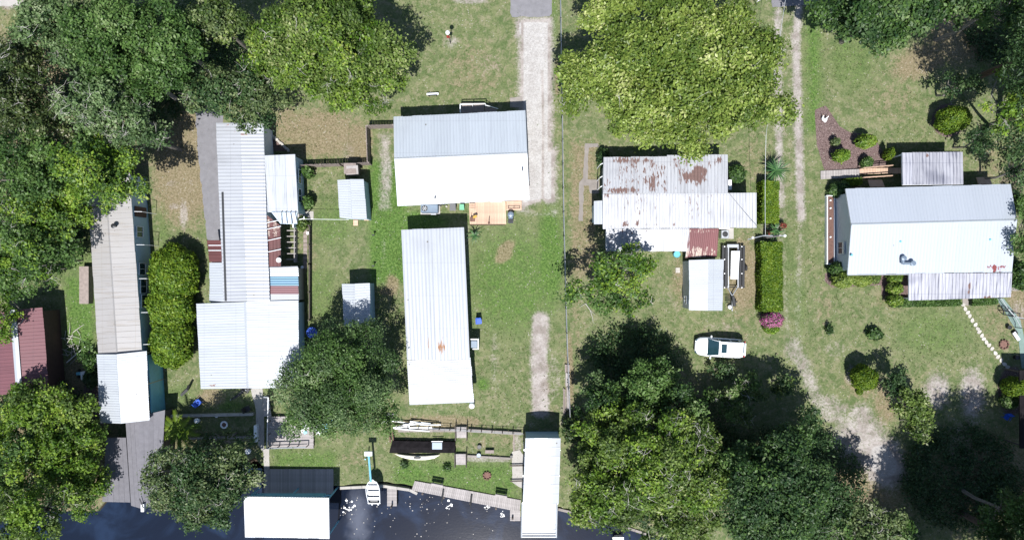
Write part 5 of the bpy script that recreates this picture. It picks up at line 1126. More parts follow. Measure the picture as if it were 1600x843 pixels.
# terrace deck with rails
h = thing('terrace_deck', 'grey plank terrace with white dark-topped railings under the cypress tree', 'deck', P(450, 678, 0))
planks(h, P(419, 700, .4), P(419, 650, .4), P(490, 650, .4), P(490, 700, .4), 20, M['wood_grey'], seed=10)
m = MB(); m.box(tuple(P(455, 675, .17)), (4.4, 3.0, .32)); m.build('frame', M['wood_dark'], h)
for a_, b_ in (((419, 620), (417, 700)), ((417, 700), (478, 698)), ((412, 620), (419, 620))):
    for dz, mt in ((1.3, 'galv'), (.85, 'trim')): m = MB(); m.tube(P(*a_, dz), P(*b_, dz), .06 if dz > 1 else .04); m.build('rail', M[mt], h)
    n_ = 4
    for k in range(n_ + 1): p = P(*a_, 1.3).lerp(P(*b_, 1.3), k / n_); m = MB(); m.tube((p.x, p.y, 0), (p.x, p.y, 1.3), .05); m.build('post', M['wood_dark'], h)
m = MB(); m.slab([P(411, 618, .06), P(420, 618, .06), P(424, 650, .4), P(412, 650, .4)], .06); m.build('ramp', M['wood_grey'], h)
# ramp of the ranch house
h = thing('wooden_ramp', 'pale wooden entry ramp leading east to the ranch house north porch', 'ramp', P(1340, 270, 0))
planks(h, P(1282, 280, .08), P(1343, 277, .3), P(1343, 264, .3), P(1282, 267, .08), 24, M['wood_grey'], seed=11)
planks(h, P(1343, 272, .3), P(1408, 271, .45), P(1408, 262, .45), P(1343, 263, .3), 26, M['wood'], seed=12)
for y0, y1 in ((262, 258), (277, 274)):
    for dz in (1.25, .8): m = MB(); m.tube(P(1350, y0, dz), P(1396, y1, dz + .1), .05); m.build('rail', M['wood'], h)
    for k in range(5): p = P(1350, y0, 1.25).lerp(P(1396, y1, 1.35), k / 4); m = MB(); m.tube((p.x, p.y, 0), (p.x, p.y, 1.25), .045); m.build('post', M['wood'], h)
h = thing('planter_box', 'long narrow white edged planter box along the ranch house west wall', 'planter', P(1296, 350, 0))
A_, B_ = P(1296.5, 306, .3), P(1297.5, 412, .3)
for dx, w_ in ((-.35, .09), (.35, .09)): m = MB(); m.box(((A_.x + B_.x) / 2 + dx, (A_.y + B_.y) / 2, .25), (w_, A_.y - B_.y, .5)); m.build('side_board', M['trim'], h)
for y_ in (A_.y, B_.y): m = MB(); m.box((A_.x, y_, .25), (.78, .09, .49)); m.build('end_board', M['trim'], h)
m = MB(); m.box(((A_.x + B_.x) / 2, (A_.y + B_.y) / 2, .2), (.6, A_.y - B_.y - .1, .36)); m.build('soil', M['brick'], h)
for k, y_ in enumerate((313, 325, 341, 370)): m = MB(); m.lathe(P(1297, y_, .36), [(.03, 0), (.1, .05), (.08, .15), (.02, .2)], 8); m.build('white_stone', M['white'], h)
# stepping stones
h = thing('stepping_stone_path', 'curved row of pale stepping stones from the porch to the fire pit', 'path', P(1540, 525, 0))
r = random.Random(4); base = [(1505, 476), (1508, 482), (1512, 488), (1515, 493), (1519, 500), (1524, 507), (1527, 513), (1530, 518), (1534, 524), (1537, 529), (1541, 534), (1545, 539), (1550, 544), (1555, 551), (1559, 557), (1564, 562), (1569, 568), (1574, 573)]
sm = []
for k in range(3):
    m = MB(); pl = [(math.cos(a) * .22 * r.uniform(.75, 1.2), math.sin(a) * .18 * r.uniform(.8, 1.2)) for a in [i * .785 for i in range(8)]]; m.prism(pl, 0, .06); sm.append(mesh_of(m, 'stone', M['rock']))
for i, q in enumerate(base): inst(sm[i % 3], 'stone', h, P(*q, .004), r.uniform(0, 3))
m = MB(); m.prism([tuple(P(x, y, 0)[:2]) for x, y in ((1503, 464), (1515, 464), (1518, 478), (1504, 476))], 0, .06); m.build('slab', M['concrete_d'], h)
def pit(label, px, py, R, name='fire_pit'):
    h = thing(name, label, 'fire pit', P(px, py, 0)); c = P(px, py, .2); n = max(9, int(R * 20))
    m = MB(); m.box((0, 0, 0), (.2 * R / .42, .13, .22), bev=.02); me = mesh_of(m, 'brick', M['brick'])
    for k in range(n): a = 6.283 * k / n; inst(me, 'brick', h, (c.x + R * math.cos(a), c.y + R * math.sin(a), .11), a + 1.571)
    m = MB(); m.lathe((c.x, c.y, 0), [(R * .9, .02), (R * .8, .08), (.1, .1)], 14); m.build('ash', M['brick'], h)
pit('round brick fire pit on the canal lawn', 761, 743, .36); pit('round brick fire pit beside the stepping stones', 1570, 538, .42)
# fences
def wire_fence(label, pts, h_=1.3, post=2.4):
    h = thing('wire_fence', label, 'fence', P(*pts[0], 0))
    for a, b in zip(pts[:-1], pts[1:]):
        A_, B_ = P(*a, h_), P(*b, h_); d = B_ - A_; n = max(1, round(d.length / post)); m = MB(); m.tube(A_, B_, .035); m.build('top_rail', M['galv'], h)
        m = MB()
        for z in (.15, .45, .75, 1.05): m.tube((A_.x, A_.y, z), (B_.x, B_.y, z), .008, n=3)
        for k in range(int(d.length / .3)):
            p = A_.lerp(B_, k * .3 / d.length); m.tube((p.x, p.y, .05), (p.x + d.normalized().x * .25, p.y + d.normalized().y * .25, h_), .006, n=3)
        o = m.build('wire_mesh', M['galv'], h); o['kind'] = 'stuff'
        for k in range(n + 1): p = A_.lerp(B_, k / n); m = MB(); m.tube((p.x, p.y, 0), (p.x, p.y, h_ + .06), .045); m.build('post', M['dkmetal'], h)
wire_fence('long wire fence with metal posts between the two halves of the yards', [(876, -10), (879, 180), (881, 330), (886, 520), (891, 655)])
def wood_fence(label, pts, h_=1.5, seg=2.2, mat='wood_fence'):
    h = thing('wooden_fence', label, 'fence', P(*pts[0], 0))
    for a, b in zip(pts[:-1], pts[1:]):
        A_, B_ = P(*a, h_), P(*b, h_); d = B_ - A_; n = max(1, round(d.length / seg)); rz = math.atan2(d.y, d.x); L = d.length / n
        for k in range(n):
            c = A_.lerp(B_, (k + .5) / n); m = MB(); nb = int(L / .15)
            for j in range(nb): q = A_.lerp(B_, (k + (j + .5) / nb) / n); m.box((q.x, q.y, h_ / 2 + .02 * math.sin(j * 2.1 + k)), (L / nb - .02, .025, h_ - .04), rz)
            o = m.build('pickets', M[mat], h); o['kind'] = 'stuff'
            m = MB(); nx_, ny_ = -d.normalized().y * .05, d.normalized().x * .05
            m.box((c.x + nx_, c.y + ny_, h_ - .18), (L - .1, .06, .1), rz); m.build('rail', M[mat], h); m = MB(); m.box((c.x + nx_, c.y + ny_, .3), (L - .1, .06, .1), rz); m.build('rail', M[mat], h)
        for k in range(n + 1): p = A_.lerp(B_, k / n); m = MB(); m.box((p.x, p.y, h_ / 2 + .03), (.11, .11, h_ + .06)); m.build('post', M[mat], h)
wood_fence('weathered wooden fence along the north side of the shed yard', [(470, 258), (531, 256), (576, 254)])
wood_fence('weathered wooden fence running north between the two yards', [(574, 252), (572, 197)], 1.6)
wood_fence('short weathered wooden fence joining the white house wall', [(574, 196), (614, 195)], 1.6)
wood_fence('low dark wooden fence east of the striped roof', [(482, 352), (482, 412), (482, 500)], .9, mat='wood_dark')
h = thing('rail_fence', 'open white rail fence on the terrace edge south of the centre building', 'fence', P(760, 670, 0))
A_, B_ = P(620, 667, .9), P(818, 678, .9)
for z in (.9, .5): m = MB(); m.tube((A_.x, A_.y, z), (B_.x, B_.y, z), .02); m.build('rail', M['galv'], h)
for k in range(13): p = A_.lerp(B_, k / 12); m = MB(); m.tube((p.x, p.y, 0), (p.x, p.y, 1.0), .05); m.build('post', M['wood_dark'], h)
wallline('retaining_wall', 'stained block retaining wall above the canal lawn', [(622, 672), (713, 672)], .3, 0, .3, M['concrete_d'])
wallline('retaining_wall', 'stained block retaining wall right of the upper grey steps', [(731, 672), (815, 677)], .3, 0, .3, M['concrete_d'])
wallline('retaining_wall', 'low stained wall right of the lower grey steps', [(730, 712), (798, 716)], .22, 0, .22, M['concrete_d'])
wallline('retaining_wall', 'narrow wall joining the rail fence to the narrow boat shelter', [(803, 676), (803, 705)], .12, 0, .4, M['wood_fence'])
wallline('retaining_wall', 'upper pale retaining wall of the terraced yard', [(254, 650), (395, 647)], .25, 0, .45, M['concrete'])
wallline('retaining_wall', 'lower pale retaining wall of the terraced yard', [(280, 685), (397, 683)], .22, 0, .4, M['concrete_d'])
wallline('retaining_wall', 'narrow pale wall down the left side of the terraced yard', [(279, 686), (279, 742)], .18, 0, .35, M['concrete_d'])
wallline('retaining_wall', 'short white wall beside the concrete path in the terraced yard', [(399, 664), (399, 690)], .3, 0, .6, M['trim'])
for i, (q, l_) in enumerate((((721, 675), 'upper grey steps through the rail fence'), ((720, 717), 'lower grey steps with dark side rails'))):
    h = thing('steps', l_, 'steps', P(*q, 0), 'grey steps to the canal lawn'); c = P(*q, .2)
    for k in range(4): m = MB(); m.box((c.x, c.y + .42 - k * .28, (.36 - k * .09) / 2), (.95, .27, .36 - k * .09)); m.build('step', M['wood_grey'], h)
    for s_ in (-.55, .55): m = MB(); m.tube((c.x + s_, c.y + .75, .95), (c.x + s_, c.y - .7, .6), .045); m.tube((c.x + s_, c.y + .75, 0), (c.x + s_, c.y + .75, .95), .04); m.tube((c.x + s_, c.y - .7, 0), (c.x + s_, c.y - .7, .6), .04); m.build('rail', M['wood_dark'], h)
# black covered rack and kayak
h = thing('covered_rack', 'long low black tarpaulin covered rack on the canal terrace', 'rack', P(660, 698, 0))
A_, B_, C_, D_ = P(608, 707, .45), P(711, 707, .45), P(711, 690, .5), P(613, 688, .5); m = MB(); n = 10; rows = []
for k in range(n + 1):
    u = k / n; a, b = A_.lerp(B_, u), D_.lerp(C_, u); j = .04 * math.sin(k * 2.3); rows.append([Vector((a.x, a.y, .02)), a + Vector((0, 0, j)), a.lerp(b, .5) + Vector((0, 0, .12 + j)), b + Vector((0, 0, -j)), Vector((b.x, b.y, .02))])
m.loft(rows); m.build('tarpaulin', M['tarp'], h)
m = MB(); m.box(tuple(P(683, 696, .64)), (.95, .65, .05)); m.build('blue_panel', M['ac_blue'], h); m = MB(); m.box(tuple(P(683, 689, .68)), (1.1, .06, .05)); m.build('batten', M['trim'], h)
for k in range(2): m = MB(); m.box(tuple(P(609 + k * 5, 682, .4)), (.1, 1.1, .1), .12); m.build('leg', M['brick'], h)
h = thing('kayak', 'cream kayak lying along the south edge of the black covered rack', 'kayak', P(652, 712, 0))
rings = []; pts_ = [(616.5, 705.5), (625, 708), (636, 710.2), (650, 711.6), (665, 711.5), (678, 710), (687, 707.5)]; ws = [.03, .17, .26, .3, .3, .24, .04]
for (x, y), w_ in zip(pts_, ws): c = P(x, y + 3.2, .3); rings.append([Vector((c.x, c.y + w_ * .75 * math.cos(t_), .22 + w_ * .7 * math.sin(t_))) for t_ in [i * .785 for i in range(8)]])
m = MB(); m.loft(rings); m.build('hull', M['cream'], h, True)
m = MB(); c = P(652, 715, .45); m.lathe((0, 0, 0), [(1, 0), (1, .04), (.8, .05)], 14); m.v = [(c.x + v[0] * .38, c.y + v[1] * .12, .40 + v[2]) for v in m.v]; m.build('cockpit', M['black'], h)
h = thing('lumber_pile', 'pile of white boards and pipes on the terrace edge near the cypress tree', 'boards', P(650, 664, 0)); r = random.Random(3)
for k in range(11):
    m = MB(); c = P(r.uniform(626, 672), r.uniform(659, 668), .3 + k * .03); m.box((c.x, c.y, .32 + .035 * k), (r.uniform(.8, 2.4), r.uniform(.05, .16), .035), r.uniform(-.2, .12)); m.build('board', M[('trim', 'galv', 'trim', 'wood_grey')[k % 4]], h)
m = MB(); m.tube(P(617, 669, .35), P(671, 673, .35), .06); m.build('pipe', M['trim'], h)
h = thing('lumber_pile', 'scattered dark and white boards beside the cypress tree trunk', 'boards', P(606, 652, 0))
for k in range(9): m = MB(); c = P(r.uniform(600, 612), r.uniform(645, 660), .1); m.box((c.x, c.y, .05 + .04 * k), (r.uniform(.5, 1.0), .12, .035), r.uniform(-.4, .4)); m.build('board', M[('trim', 'dkmetal')[k % 2]], h)
h = thing('patio_furniture', 'pale tarps and chairs glimpsed under the cypress tree', 'furniture', P(510, 665, 0))
for k in range(12): m = MB(); c = P(r.uniform(475, 530), r.uniform(640, 690), .4); m.box((c.x, c.y, .3 + .03 * k), (r.uniform(.4, 1.0), r.uniform(.3, .6), .05), r.uniform(0, 3)); m.build('sheet', M[('galv', 'trim', 'blue_steel')[k % 3]], h)
for i, (y0, y1, x_, w_) in enumerate(((569, 581, 886.5, .5), (582, 603, 887, .42), (606, 648, 882, .25), (604, 640, 888, .35))):
    h = thing('lumber_stack', ('brown crate of scrap beside the wire fence, top of the row', 'pale plank bundle second in the row beside the wire fence', 'long thin brown plank lying left of the others by the wire fence', 'long grey plank bundle at the lower end by the wire fence')[i], 'planks', P(x_, (y0 + y1) / 2, 0), 'planks stacked along the wire fence')
    L = (y1 - y0) * .0624; c = P(x_, (y0 + y1) / 2, .2)
    for k in range(3): m = MB(); m.box((c.x + (k - 1) * w_ / 3, c.y, .12 + .02 * (k % 2)), (w_ / 3 - .02, L * (1 - .05 * k), .22), .01 * k); m.build('plank', M[('wood_fence', 'wood_grey')[i % 2]], h)

# car -------------------------------------------------------------
def car():
    root = thing('parked_car', 'white minivan with sunroof parked on the lawn facing the dark trees', 'car', (0, 0, 0))
    # local: x forward (front = +x), length 4.75, width 1.84
    st = [(-2.36, .62, .45, .86, .9), (-2.30, .80, .32, .95, .98), (-1.9, .90, .24, 1.0, 1.02), (-1.0, .92, .22, 1.0, 1.0), (0, .92, .22, .98, .98), (.9, .92, .22, .95, .97), (1.4, .91, .24, .90, .95), (1.9, .85, .26, .80, .86), (2.2, .72, .32, .70, .76), (2.36, .50, .42, .60, .64)]
    rings = []
    for x, w_, zb, zt, zc_ in st: rings.append([Vector((x, y, z)) for y, z in ((-w_ * .86, zb), (w_ * .86, zb), (w_, zb + .15), (w_, zt - .18), (w_ * .93, zt - .04), (w_ * .6, zc_ + .02), (0, zc_ + .04), (-w_ * .6, zc_ + .02), (-w_ * .93, zt - .04), (-w_, zt - .18), (-w_, zb + .15))])
    m = MB(); m.loft(rings); m.build('body', M['carpaint'], root, True)
    gh = [(-2.22, .70, .80, 1.02), (-1.95, .70, .82, 1.62), (-1.5, .68, .83, 1.70), (0.0, .67, .83, 1.70), (.35, .66, .83, 1.64), (1.25, .62, .80, 1.0)]
    roofm = MB(); gl = MB(); rg = []; rt = []
    for x, wt, wb, zt in gh: rg.append([Vector((x, y, z)) for y, z in ((-wb, .93), (wb, .93), (wt if zt > 1.1 else wb, zt), (-(wt if zt > 1.1 else wb), zt))])
    gl.loft(rg); gl.build('windows', M['carglass'], root)
    for x, wt, wb, zt in gh[1:5]: rt.append([Vector((x, y, z)) for y, z in ((-wt - .02, zt - .03), (wt + .02, zt - .03), (wt - .04, zt + .03), (0, zt + .06), (-wt + .04, zt + .03))])
    roofm.loft(rt); roofm.build('roof', M['carpaint'], root, False)
    m = MB(); m.box((-.12, 0, 1.765), (.5, .82, .02), bev=.01); m.build('sunroof', M['carglass'], root)
    for x in (-.45, -1.3): m = MB(); m.box((x, 0, 1.80), (.05, 1.15, .03)); m.build('roof_bar', M['galv'], root)
    for s_ in (-1, 1):
        m = MB(); m.tube((-1.8, s_ * .62, 1.74), (.2, s_ * .62, 1.76), .025); m.build('roof_rail', M['galv'], root)
        m = MB(); m.box((.95, s_ * 1.02, 1.02), (.14, .22, .14), bev=.04); m.build('mirror', M['carpaint'], root)
        m = MB(); m.box((2.2, s_ * .58, .62), (.28, .26, .12), -s_ * .5, bev=.03); m.build('headlight', M['glass'], root)
        m = MB(); m.box((-2.30, s_ * .68, .85), (.1, .16, .4), bev=.02); m.build('tail_light', M['red'], root)
        for x in (-1.42, 1.48):
            m = MB(); m.tube((x, s_ * .72, .33), (x, s_ * .935, .33), .33, n=20); w_ = m.build('wheel', M['tyre'], root)
            m = MB(); m.tube((x, s_ * .93, .33), (x, s_ * .945, .33), .2, n=14); m.build('rim', M['galv'], w_)
        m = MB()
        for x0, x1 in ((.25, .32), (-.85, -.78), (-1.75, -1.62)): m.slab([Vector((x0, s_ * .845, .95)), Vector((x1, s_ * .845, .95)), Vector((x1, s_ * .70, 1.66)), Vector((x0, s_ * .70, 1.66))], .02)
        m.build('pillar', M['carpaint'], root)
    for s_ in (-1, 1):
        m = MB(); m.slab([Vector((1.22, s_ * .81, .99)), Vector((1.1, s_ * .83, .99)), Vector((.28, s_ * .7, 1.66)), Vector((.42, s_ * .66, 1.66))], .03); m.build('windscreen_pillar', M['carpaint'], root)
    m = MB(); m.box((-2.36, 0, .45), (.12, 1.5, .2), bev=.04); m.build('rear_bumper', M['carpaint'], root); m = MB(); m.box((-2.22, 0, 1.45), (.1, 1.2, .03)); m.build('spoiler', M['carpaint'], root)
    m = MB(); m.box((2.33, 0, .5), (.08, .9, .16), bev=.03); m.build('grille', M['black'], root)
    m = MB(); m.box((1.2, 0, 1.012), (.1, 1.4, .02)); m.build('wiper_tray', M['black'], root)
    for s_ in (-1, 1):
        m = MB()
        for x in (.72, -.3, -1.15): m.box((x, s_ * .925, .62), (.02, .02, .5))
        m.box((-.2, s_ * .93, .78), (.16, .03, .04)); m.box((-.85, s_ * .93, .78), (.16, .03, .04)); m.build('door_trim', M['dkmetal'], root)
        m = MB(); m.path([Vector((1.15, s_ * .66, .985)), Vector((1.7, s_ * .58, .93)), Vector((2.2, s_ * .45, .76))], .012, 4); m.build('bonnet_seam', M['galv'], root)
    m = MB(); m.box((-.72, 0, 1.768), (.02, 1.1, .012)); m.build('roof_seam', M['galv'], root)
    m = MB(); m.box((-2.42, 0, .75), (.02, .5, .12)); m.build('number_plate', M['galv'], root)
    return root
c_ = car(); p = P(1125, 542.5, .8); c_.location = (p.x, p.y, 0); c_.rotation_euler = (0, 0, math.radians(180 - 3.5))

# boat trailer
h = thing('boat_trailer', 'black boat trailer with wide side bunks standing beside the tool shed', 'trailer', P(1145, 415, 0))
for x_ in (1129.5, 1134.5, 1156.5, 1161.5):
    m = MB(); m.box(tuple(P(x_, 416.5, .55)), (.24, 4.1, .14), -.015); m.build('bunk', M['black'], h)
for y_ in (384, 404, 426, 448):
    m = MB(); m.tube(P(1127, y_, .42), P(1164, y_, .42), .045); m.build('crossbar', M['dkmetal'], h)
    for x_ in (1132, 1159): m = MB(); m.lathe(P(x_, y_ + 1, .62), [(.06, 0), (.06, .05), (.03, .06)], 8); m.build('bolt_cap', M['white'], h)
for x_ in (1138, 1153): m = MB(); m.box(tuple(P(x_, 416, .5)), (.1, 4.1, .1)); m.build('frame_rail', M['galv'], h)
m = MB(); m.box(tuple(P(1145, 384, .6)), (1.1, .3, .1)); m.build('end_plate', M['galv'], h)
m = MB(); m.tube(P(1136, 447, .5), P(1144, 462, .5), .05); m.tube(P(1153, 447, .5), P(1144, 462, .5), .05); m.tube(P(1144, 460, .5), P(1144, 486, .5), .05); m.build('tongue', M['galv'], h)
for x_ in (1126, 1165): m = MB(); p = P(x_, 418, .3); m.tube((p.x - .1, p.y, .3), (p.x + .1, p.y, .3), .3, n=16); m.build('wheel', M['tyre'], h)
m = MB(); m.tube(P(1144, 484, 0), P(1144, 484, .6), .04); m.build('jack', M['white'], h)
h = thing('jon_boat', 'narrow white ribbed boat resting on the black boat trailer', 'boat', P(1148, 414, .6))
A_, B_, C_, D_ = P(1141.5, 436, .95), P(1153, 436, .95), P(1156, 392, .95), P(1142.5, 392, .95)
rg = [[A_, B_, B_ + Vector((-.1, 0, -.35)), A_ + Vector((.1, 0, -.35))], [D_, C_, C_ + Vector((-.1, 0, -.35)), D_ + Vector((.1, 0, -.35))]]; m = MB(); m.loft(rg); m.build('hull', M['white'], h)
for k in range(5):
    u = (k + .5) / 5; m = MB(); m.box(tuple((A_.lerp(B_, u) + D_.lerp(C_, u)) / 2 + Vector((0, 0, .02))), (.07, 2.7, .04), -.03); m.build('rib', M['trim'], h)
h = thing('outboard_motor', 'black outboard motor frame with white bottle at the trailer tongue', 'outboard motor', P(1145, 470, 0))
m = MB(); m.box(tuple(P(1146, 470, .5)), (.3, 1.0, .35), .15, bev=.05); m.build('motor', M['black'], h)
for k in range(4): m = MB(); m.tube(P(1134, 463 + k * 3, .4), P(1142, 463 + k * 3, .4), .045); m.build('rung', M['dkmetal'], h)
m = MB(); m.lathe(P(1140, 479, .1), [(.2, 0), (.22, .2), (.1, .35)], 10); m.build('bottle', M['white'], h)
m = MB(); m.box(tuple(P(1148, 472, .4)), (.5, .15, .2), .4, bev=.03); m.build('bracket', M['black'], h)

# hanging boat and its lift
h = thing('boat_lift', 'light blue boat lift arm with a white box at its head', 'boat lift', P(577, 706, 0))
m = MB(); m.tube(P(576, 710, 1.6), P(579.5, 752, 1.6), .1, n=8); m.build('arm', M['blue_steel'], h); m = MB(); m.box(tuple(P(575.5, 708, 1.75)), (.75, .42, .2), bev=.03); m.build('head_box', M['trim'], h)
p = P(576, 710, 0); m = MB(); m.tube((p.x, p.y, 0), (p.x, p.y, 1.6), .06); m.build('post', M['blue_steel'], h)
h = thing('aluminium_boat', 'small open aluminium boat with three benches hanging above the canal edge', 'boat', P(583, 768, 1.0))
def hull(pxs, z):
    out = []
    for y, xl, xr in pxs: out.append((P(xl, y, z), P(xr, y, z)))
    return out
sec = [(749.5, 579.5, 583), (753, 575, 589), (758, 572.5, 592), (764, 571.2, 593.5), (772, 572, 594), (780, 574, 594.2), (785, 575, 594)]
S1 = hull(sec, 1.45); rg = []
for (a, b), (y, xl, xr) in zip(S1, sec):
    f = min(1, (y - 748) / 10); w_ = (b - a); zb = 1.0 + (1 - f) * .2; ai, bi = a + w_ * .08, b - w_ * .08
    rg.append([a, a + Vector((0, 0, .03)) + w_ * .03, Vector((ai.x, ai.y, zb + .1)), Vector((bi.x, bi.y, zb + .1)), b + Vector((0, 0, .03)) - w_ * .03, b, Vector((b.x - w_.x * .1, b.y, zb)), Vector((a.x + w_.x * .1, a.y, zb))])
m = MB(); m.loft(rg); m.build('hull', M['galv'], h)
m = MB(); m.path([r_[1] for r_ in rg], .035, 5); m.path([r_[4] for r_ in rg], .035, 5); m.build('gunwale', M['trim'], h)
for y, xl, xr in ((760, 574, 591), (769, 574, 592), (778, 575, 593)): m = MB(); c = P((xl + xr) / 2, y, 1.32); m.box((c.x, c.y, 1.32), ((xr - xl) * .061, .26, .05)); m.build('bench', M['white'], h)
m = MB(); c = P(584.5, 782, 1.3); m.box((c.x, c.y, 1.25), (.7, .25, .2)); m.build('stern_locker', M['dkmetal'], h)
m = MB(); a, b = S1[-1]; m.box(((a.x + b.x) / 2, a.y - .03, 1.28), ((b - a).length, .06, .42)); m.build('transom', M['galv'], h)
for s_ in (.3, .8): m = MB(); q = a.lerp(b, s_); m.box((q.x, q.y - .2, 1.1), (.1, .16, .3)); m.build('motor_bracket', M['white'], h)

# poles and wires
h = thing('utility_pole', 'leaning grey service pole with a long crossarm between the tall hedges', 'pole', P(1192, 371, 0))
b0 = P(1193, 371, 0); m = MB(); m.tube(b0, b0 + Vector((0, 0, 4.2)), .11, .09, 8); m.build('pole', M['wood_grey'], h); tz = b0 + Vector((0, 0, 4.1))
m = MB(); m.tube(P(1192, 368, 2.6), P(1226, 368, 2.6), .06); m.build('crossarm', M['galv'], h); m = MB(); m.tube(P(1192, 368, 2.6), P(1168, 374, 2.4), .05); m.build('brace', M['galv'], h)
m = MB(); m.lathe(P(1226, 368, 2.6), [(.12, -.1), (.14, .1), (.06, .2)], 10); m.build('lamp_head', M['white'], h); m = MB(); m.lathe(P(1176, 371, 2.45), [(.1, -.1), (.12, .08), (.05, .15)], 10); m.build('insulator', M['white'], h)
def wire(label, pts, r=.02, mat='galv', sag=.15):
    A_ = [P(*q) for q in pts]; m = MB(); out = []
    for a, b in zip(A_[:-1], A_[1:]):
        for k in range(12): u = k / 12; q = a.lerp(b, u); q.z -= sag * 4 * u * (1 - u); out.append(q)
    out.append(A_[-1]); m.path(out, r, 4); o = m.build('power_line', M[mat]); tag(o, label, 'wire'); return o
wire('pale power line running from the top edge to the service pole', [(1232, -30, 6.5), (1197, 210, 5.2), (1196, 368, 4.1)], .02, 'galv')
wire('thin wire from the service pole over the hedge to the old house', [(1196, 368, 3.9), (1138, 300, 3.4)], .012, 'dkmetal')
wire('thin white washing line between the long white house and the garden shed', [(470, 342, 2.3), (545, 343, 2.3)], .02, 'trim', .05)
h = thing('wall_bracket', 'white bracket holding the washing line on the long white house', 'bracket', P(472, 341, 0)); m = MB(); m.tube(P(466, 343, 2.3), P(476, 341, 2.3), .04); m.tube(P(475, 338, 2.3), P(475, 343, 2.3), .04); m.tube(P(475, 341, 0), P(475, 341, 2.3), .05); m.build('frame', M['trim'], h)
# front yard things
h = thing('garden_ornament', 'thin pole with a white ball on top in the sandy front yard', 'garden ornament', P(704, 66, 0)); b0 = P(704, 68, 0); m = MB(); m.tube(b0, b0 + Vector((0, 0, 2.9)), .035); m.build('pole', M['dkmetal'], h); m = MB(); m.lathe(b0 + Vector((0, 0, 2.9)), [(.05, 0), (.17, .06), (.22, .2), (.17, .35), (.05, .42)], 12); m.build('ball', M['white'], h, True)
m = MB(); m.box((b0.x - .05, b0.y, 1.9), (.3, .05, .55)); m.build('small_flag', M['red'], h)
h = thing('bench', 'small white slatted bench on the front lawn north of the white house', 'bench', P(676, 147, 0)); c = P(676, 147, .4)
m = MB(); m.box((c.x, c.y, .42), (1.15, .2, .05), .05); m.build('seat', M['trim'], h)
for s_ in (-.35, .35): m = MB(); m.box((c.x + s_, c.y, .2), (.07, .3, .4)); m.build('leg', M['dkmetal'], h)
m = MB(); m.box((c.x, c.y - .16, .55), (.9, .04, .12), .05); m.build('backrest', M['dkmetal'], h)
h = thing('pipe', 'short white pipe lying in the leaf litter under the big oak', 'pipe', P(538, 156, 0)); m = MB(); m.tube(P(534, 151, .1), P(545, 160, .1), .05); m.build('tube', M['trim'], h)
def goose(label, px, py, rz):
    h = thing('goose_figure', label, 'garden ornament', (0, 0, 0), 'white bird figures'); m = MB()
    sec_ = [(-.3, .02, .3), (-.2, .09, .28), (-.05, .15, .26), (.1, .13, .26), (.2, .07, .3)]
    m.loft([[Vector((x, r_ * math.cos(t_), z + r_ * math.sin(t_))) for t_ in [i * .785 for i in range(8)]] for x, r_, z in sec_]); m.build('body', M['white'], h, True)
    m = MB(); m.path([Vector((.15, 0, .3)), Vector((.24, 0, .45)), Vector((.25, 0, .58)), Vector((.33, 0, .6))], [.06, .04, .05, .03], 8); m.build('neck', M['white'], h)
    m = MB(); m.tube((.33, 0, .6), (.42, 0, .58), .02, .008, 6); m.build('beak', M['yellow'], h); m = MB(); m.box((0, 0, .06), (.12, .14, .12)); m.build('feet', M['yellow'], h)
    p = P(px, py, .3); h.location = (p.x, p.y, 0); h.rotation_euler = (0, 0, rz)
goose('white goose figure in the mulch bed, left of a pair', 1286.5, 186, 2.0); goose('white goose figure in the mulch bed, right of a pair', 1290.5, 187, 1.2)
# yard odds and ends
def chair(label, px, py, mat, rz=0, z=0):
    h = thing('garden_chair', label, 'chair', (0, 0, 0)); m = MB(); m.box((0, 0, .42), (.5, .48, .05), bev=.02); m.build('seat', mat, h); m = MB(); m.slab([(-.25, .22, .45), (.25, .22, .45), (.25, .36, .95), (-.25, .36, .95)], .04); m.build('backrest', mat, h)
    for sx in (-.22, .22):
        for sy in (-.2, .2): m = MB(); m.tube((sx, sy, 0), (sx, sy, .42), .022); m.build('leg', mat, h)
        m = MB(); m.box((sx * 1.2, .02, .64), (.05, .45, .03)); m.build('armrest', mat, h)
    p = P(px, py, .4); h.location = (p.x, p.y, z); h.rotation_euler = (0, 0, rz); return h
chair('bright blue plastic chair on a bare patch east of the centre building', 748, 502, M['blue'], .1)
chair('dark blue chair on the lawn south of the tall round bushes', 310, 628, M['ac_blue'] if 0 else M['blue'], 2.4); chair('bright blue chair at the right edge beside the patio cover', 1573, 651, M['blue'], -.6)
chair('black chair at the top right corner of the terraced lawn', 386, 609, M['black'], .9); chair('small black chair beside the concrete path', 387, 638, M['black'], 2.0)
h = thing('lounge_chair', 'dark folding lounge chair on the lawn below the southernmost round bush', 'lounge chair', P(290, 611, 0)); m = MB(); m.slab([P(281, 616, .3), P(284, 619, .3), P(294, 610, .35), P(291, 607, .35)], .05); m.build('seat', M['black'], h); m = MB(); m.slab([P(291, 607, .35), P(294, 610, .35), P(296, 602, .9), P(293, 601, .9)], .05); m.build('backrest', M['black'], h)
for q in ((283, 617), (293, 609), (292, 606)): m = MB(); m.tube(P(*q, 0), P(*q, .3), .02); m.build('leg', M['galv'], h)
h = thing('hammock', 'dark hammock on a stand beside the garage\'s south edge', 'hammock', P(370, 617, 0)); m = MB(); a, b = P(360, 624, .6), P(384, 609, .6); rg = []
for k in range(7): u = k / 6; c = a.lerp(b, u); w_ = .05 + .28 * math.sin(math.pi * u); c.z = .6 - .3 * math.sin(math.pi * u); s_ = Vector((.5, .85, 0)) * w_; rg.append([c - s_, c + Vector((0, 0, -.08)), c + s_, c + Vector((0, 0, -.04))])
m.loft(rg); m.build('cloth', M['dkmetal'], h)
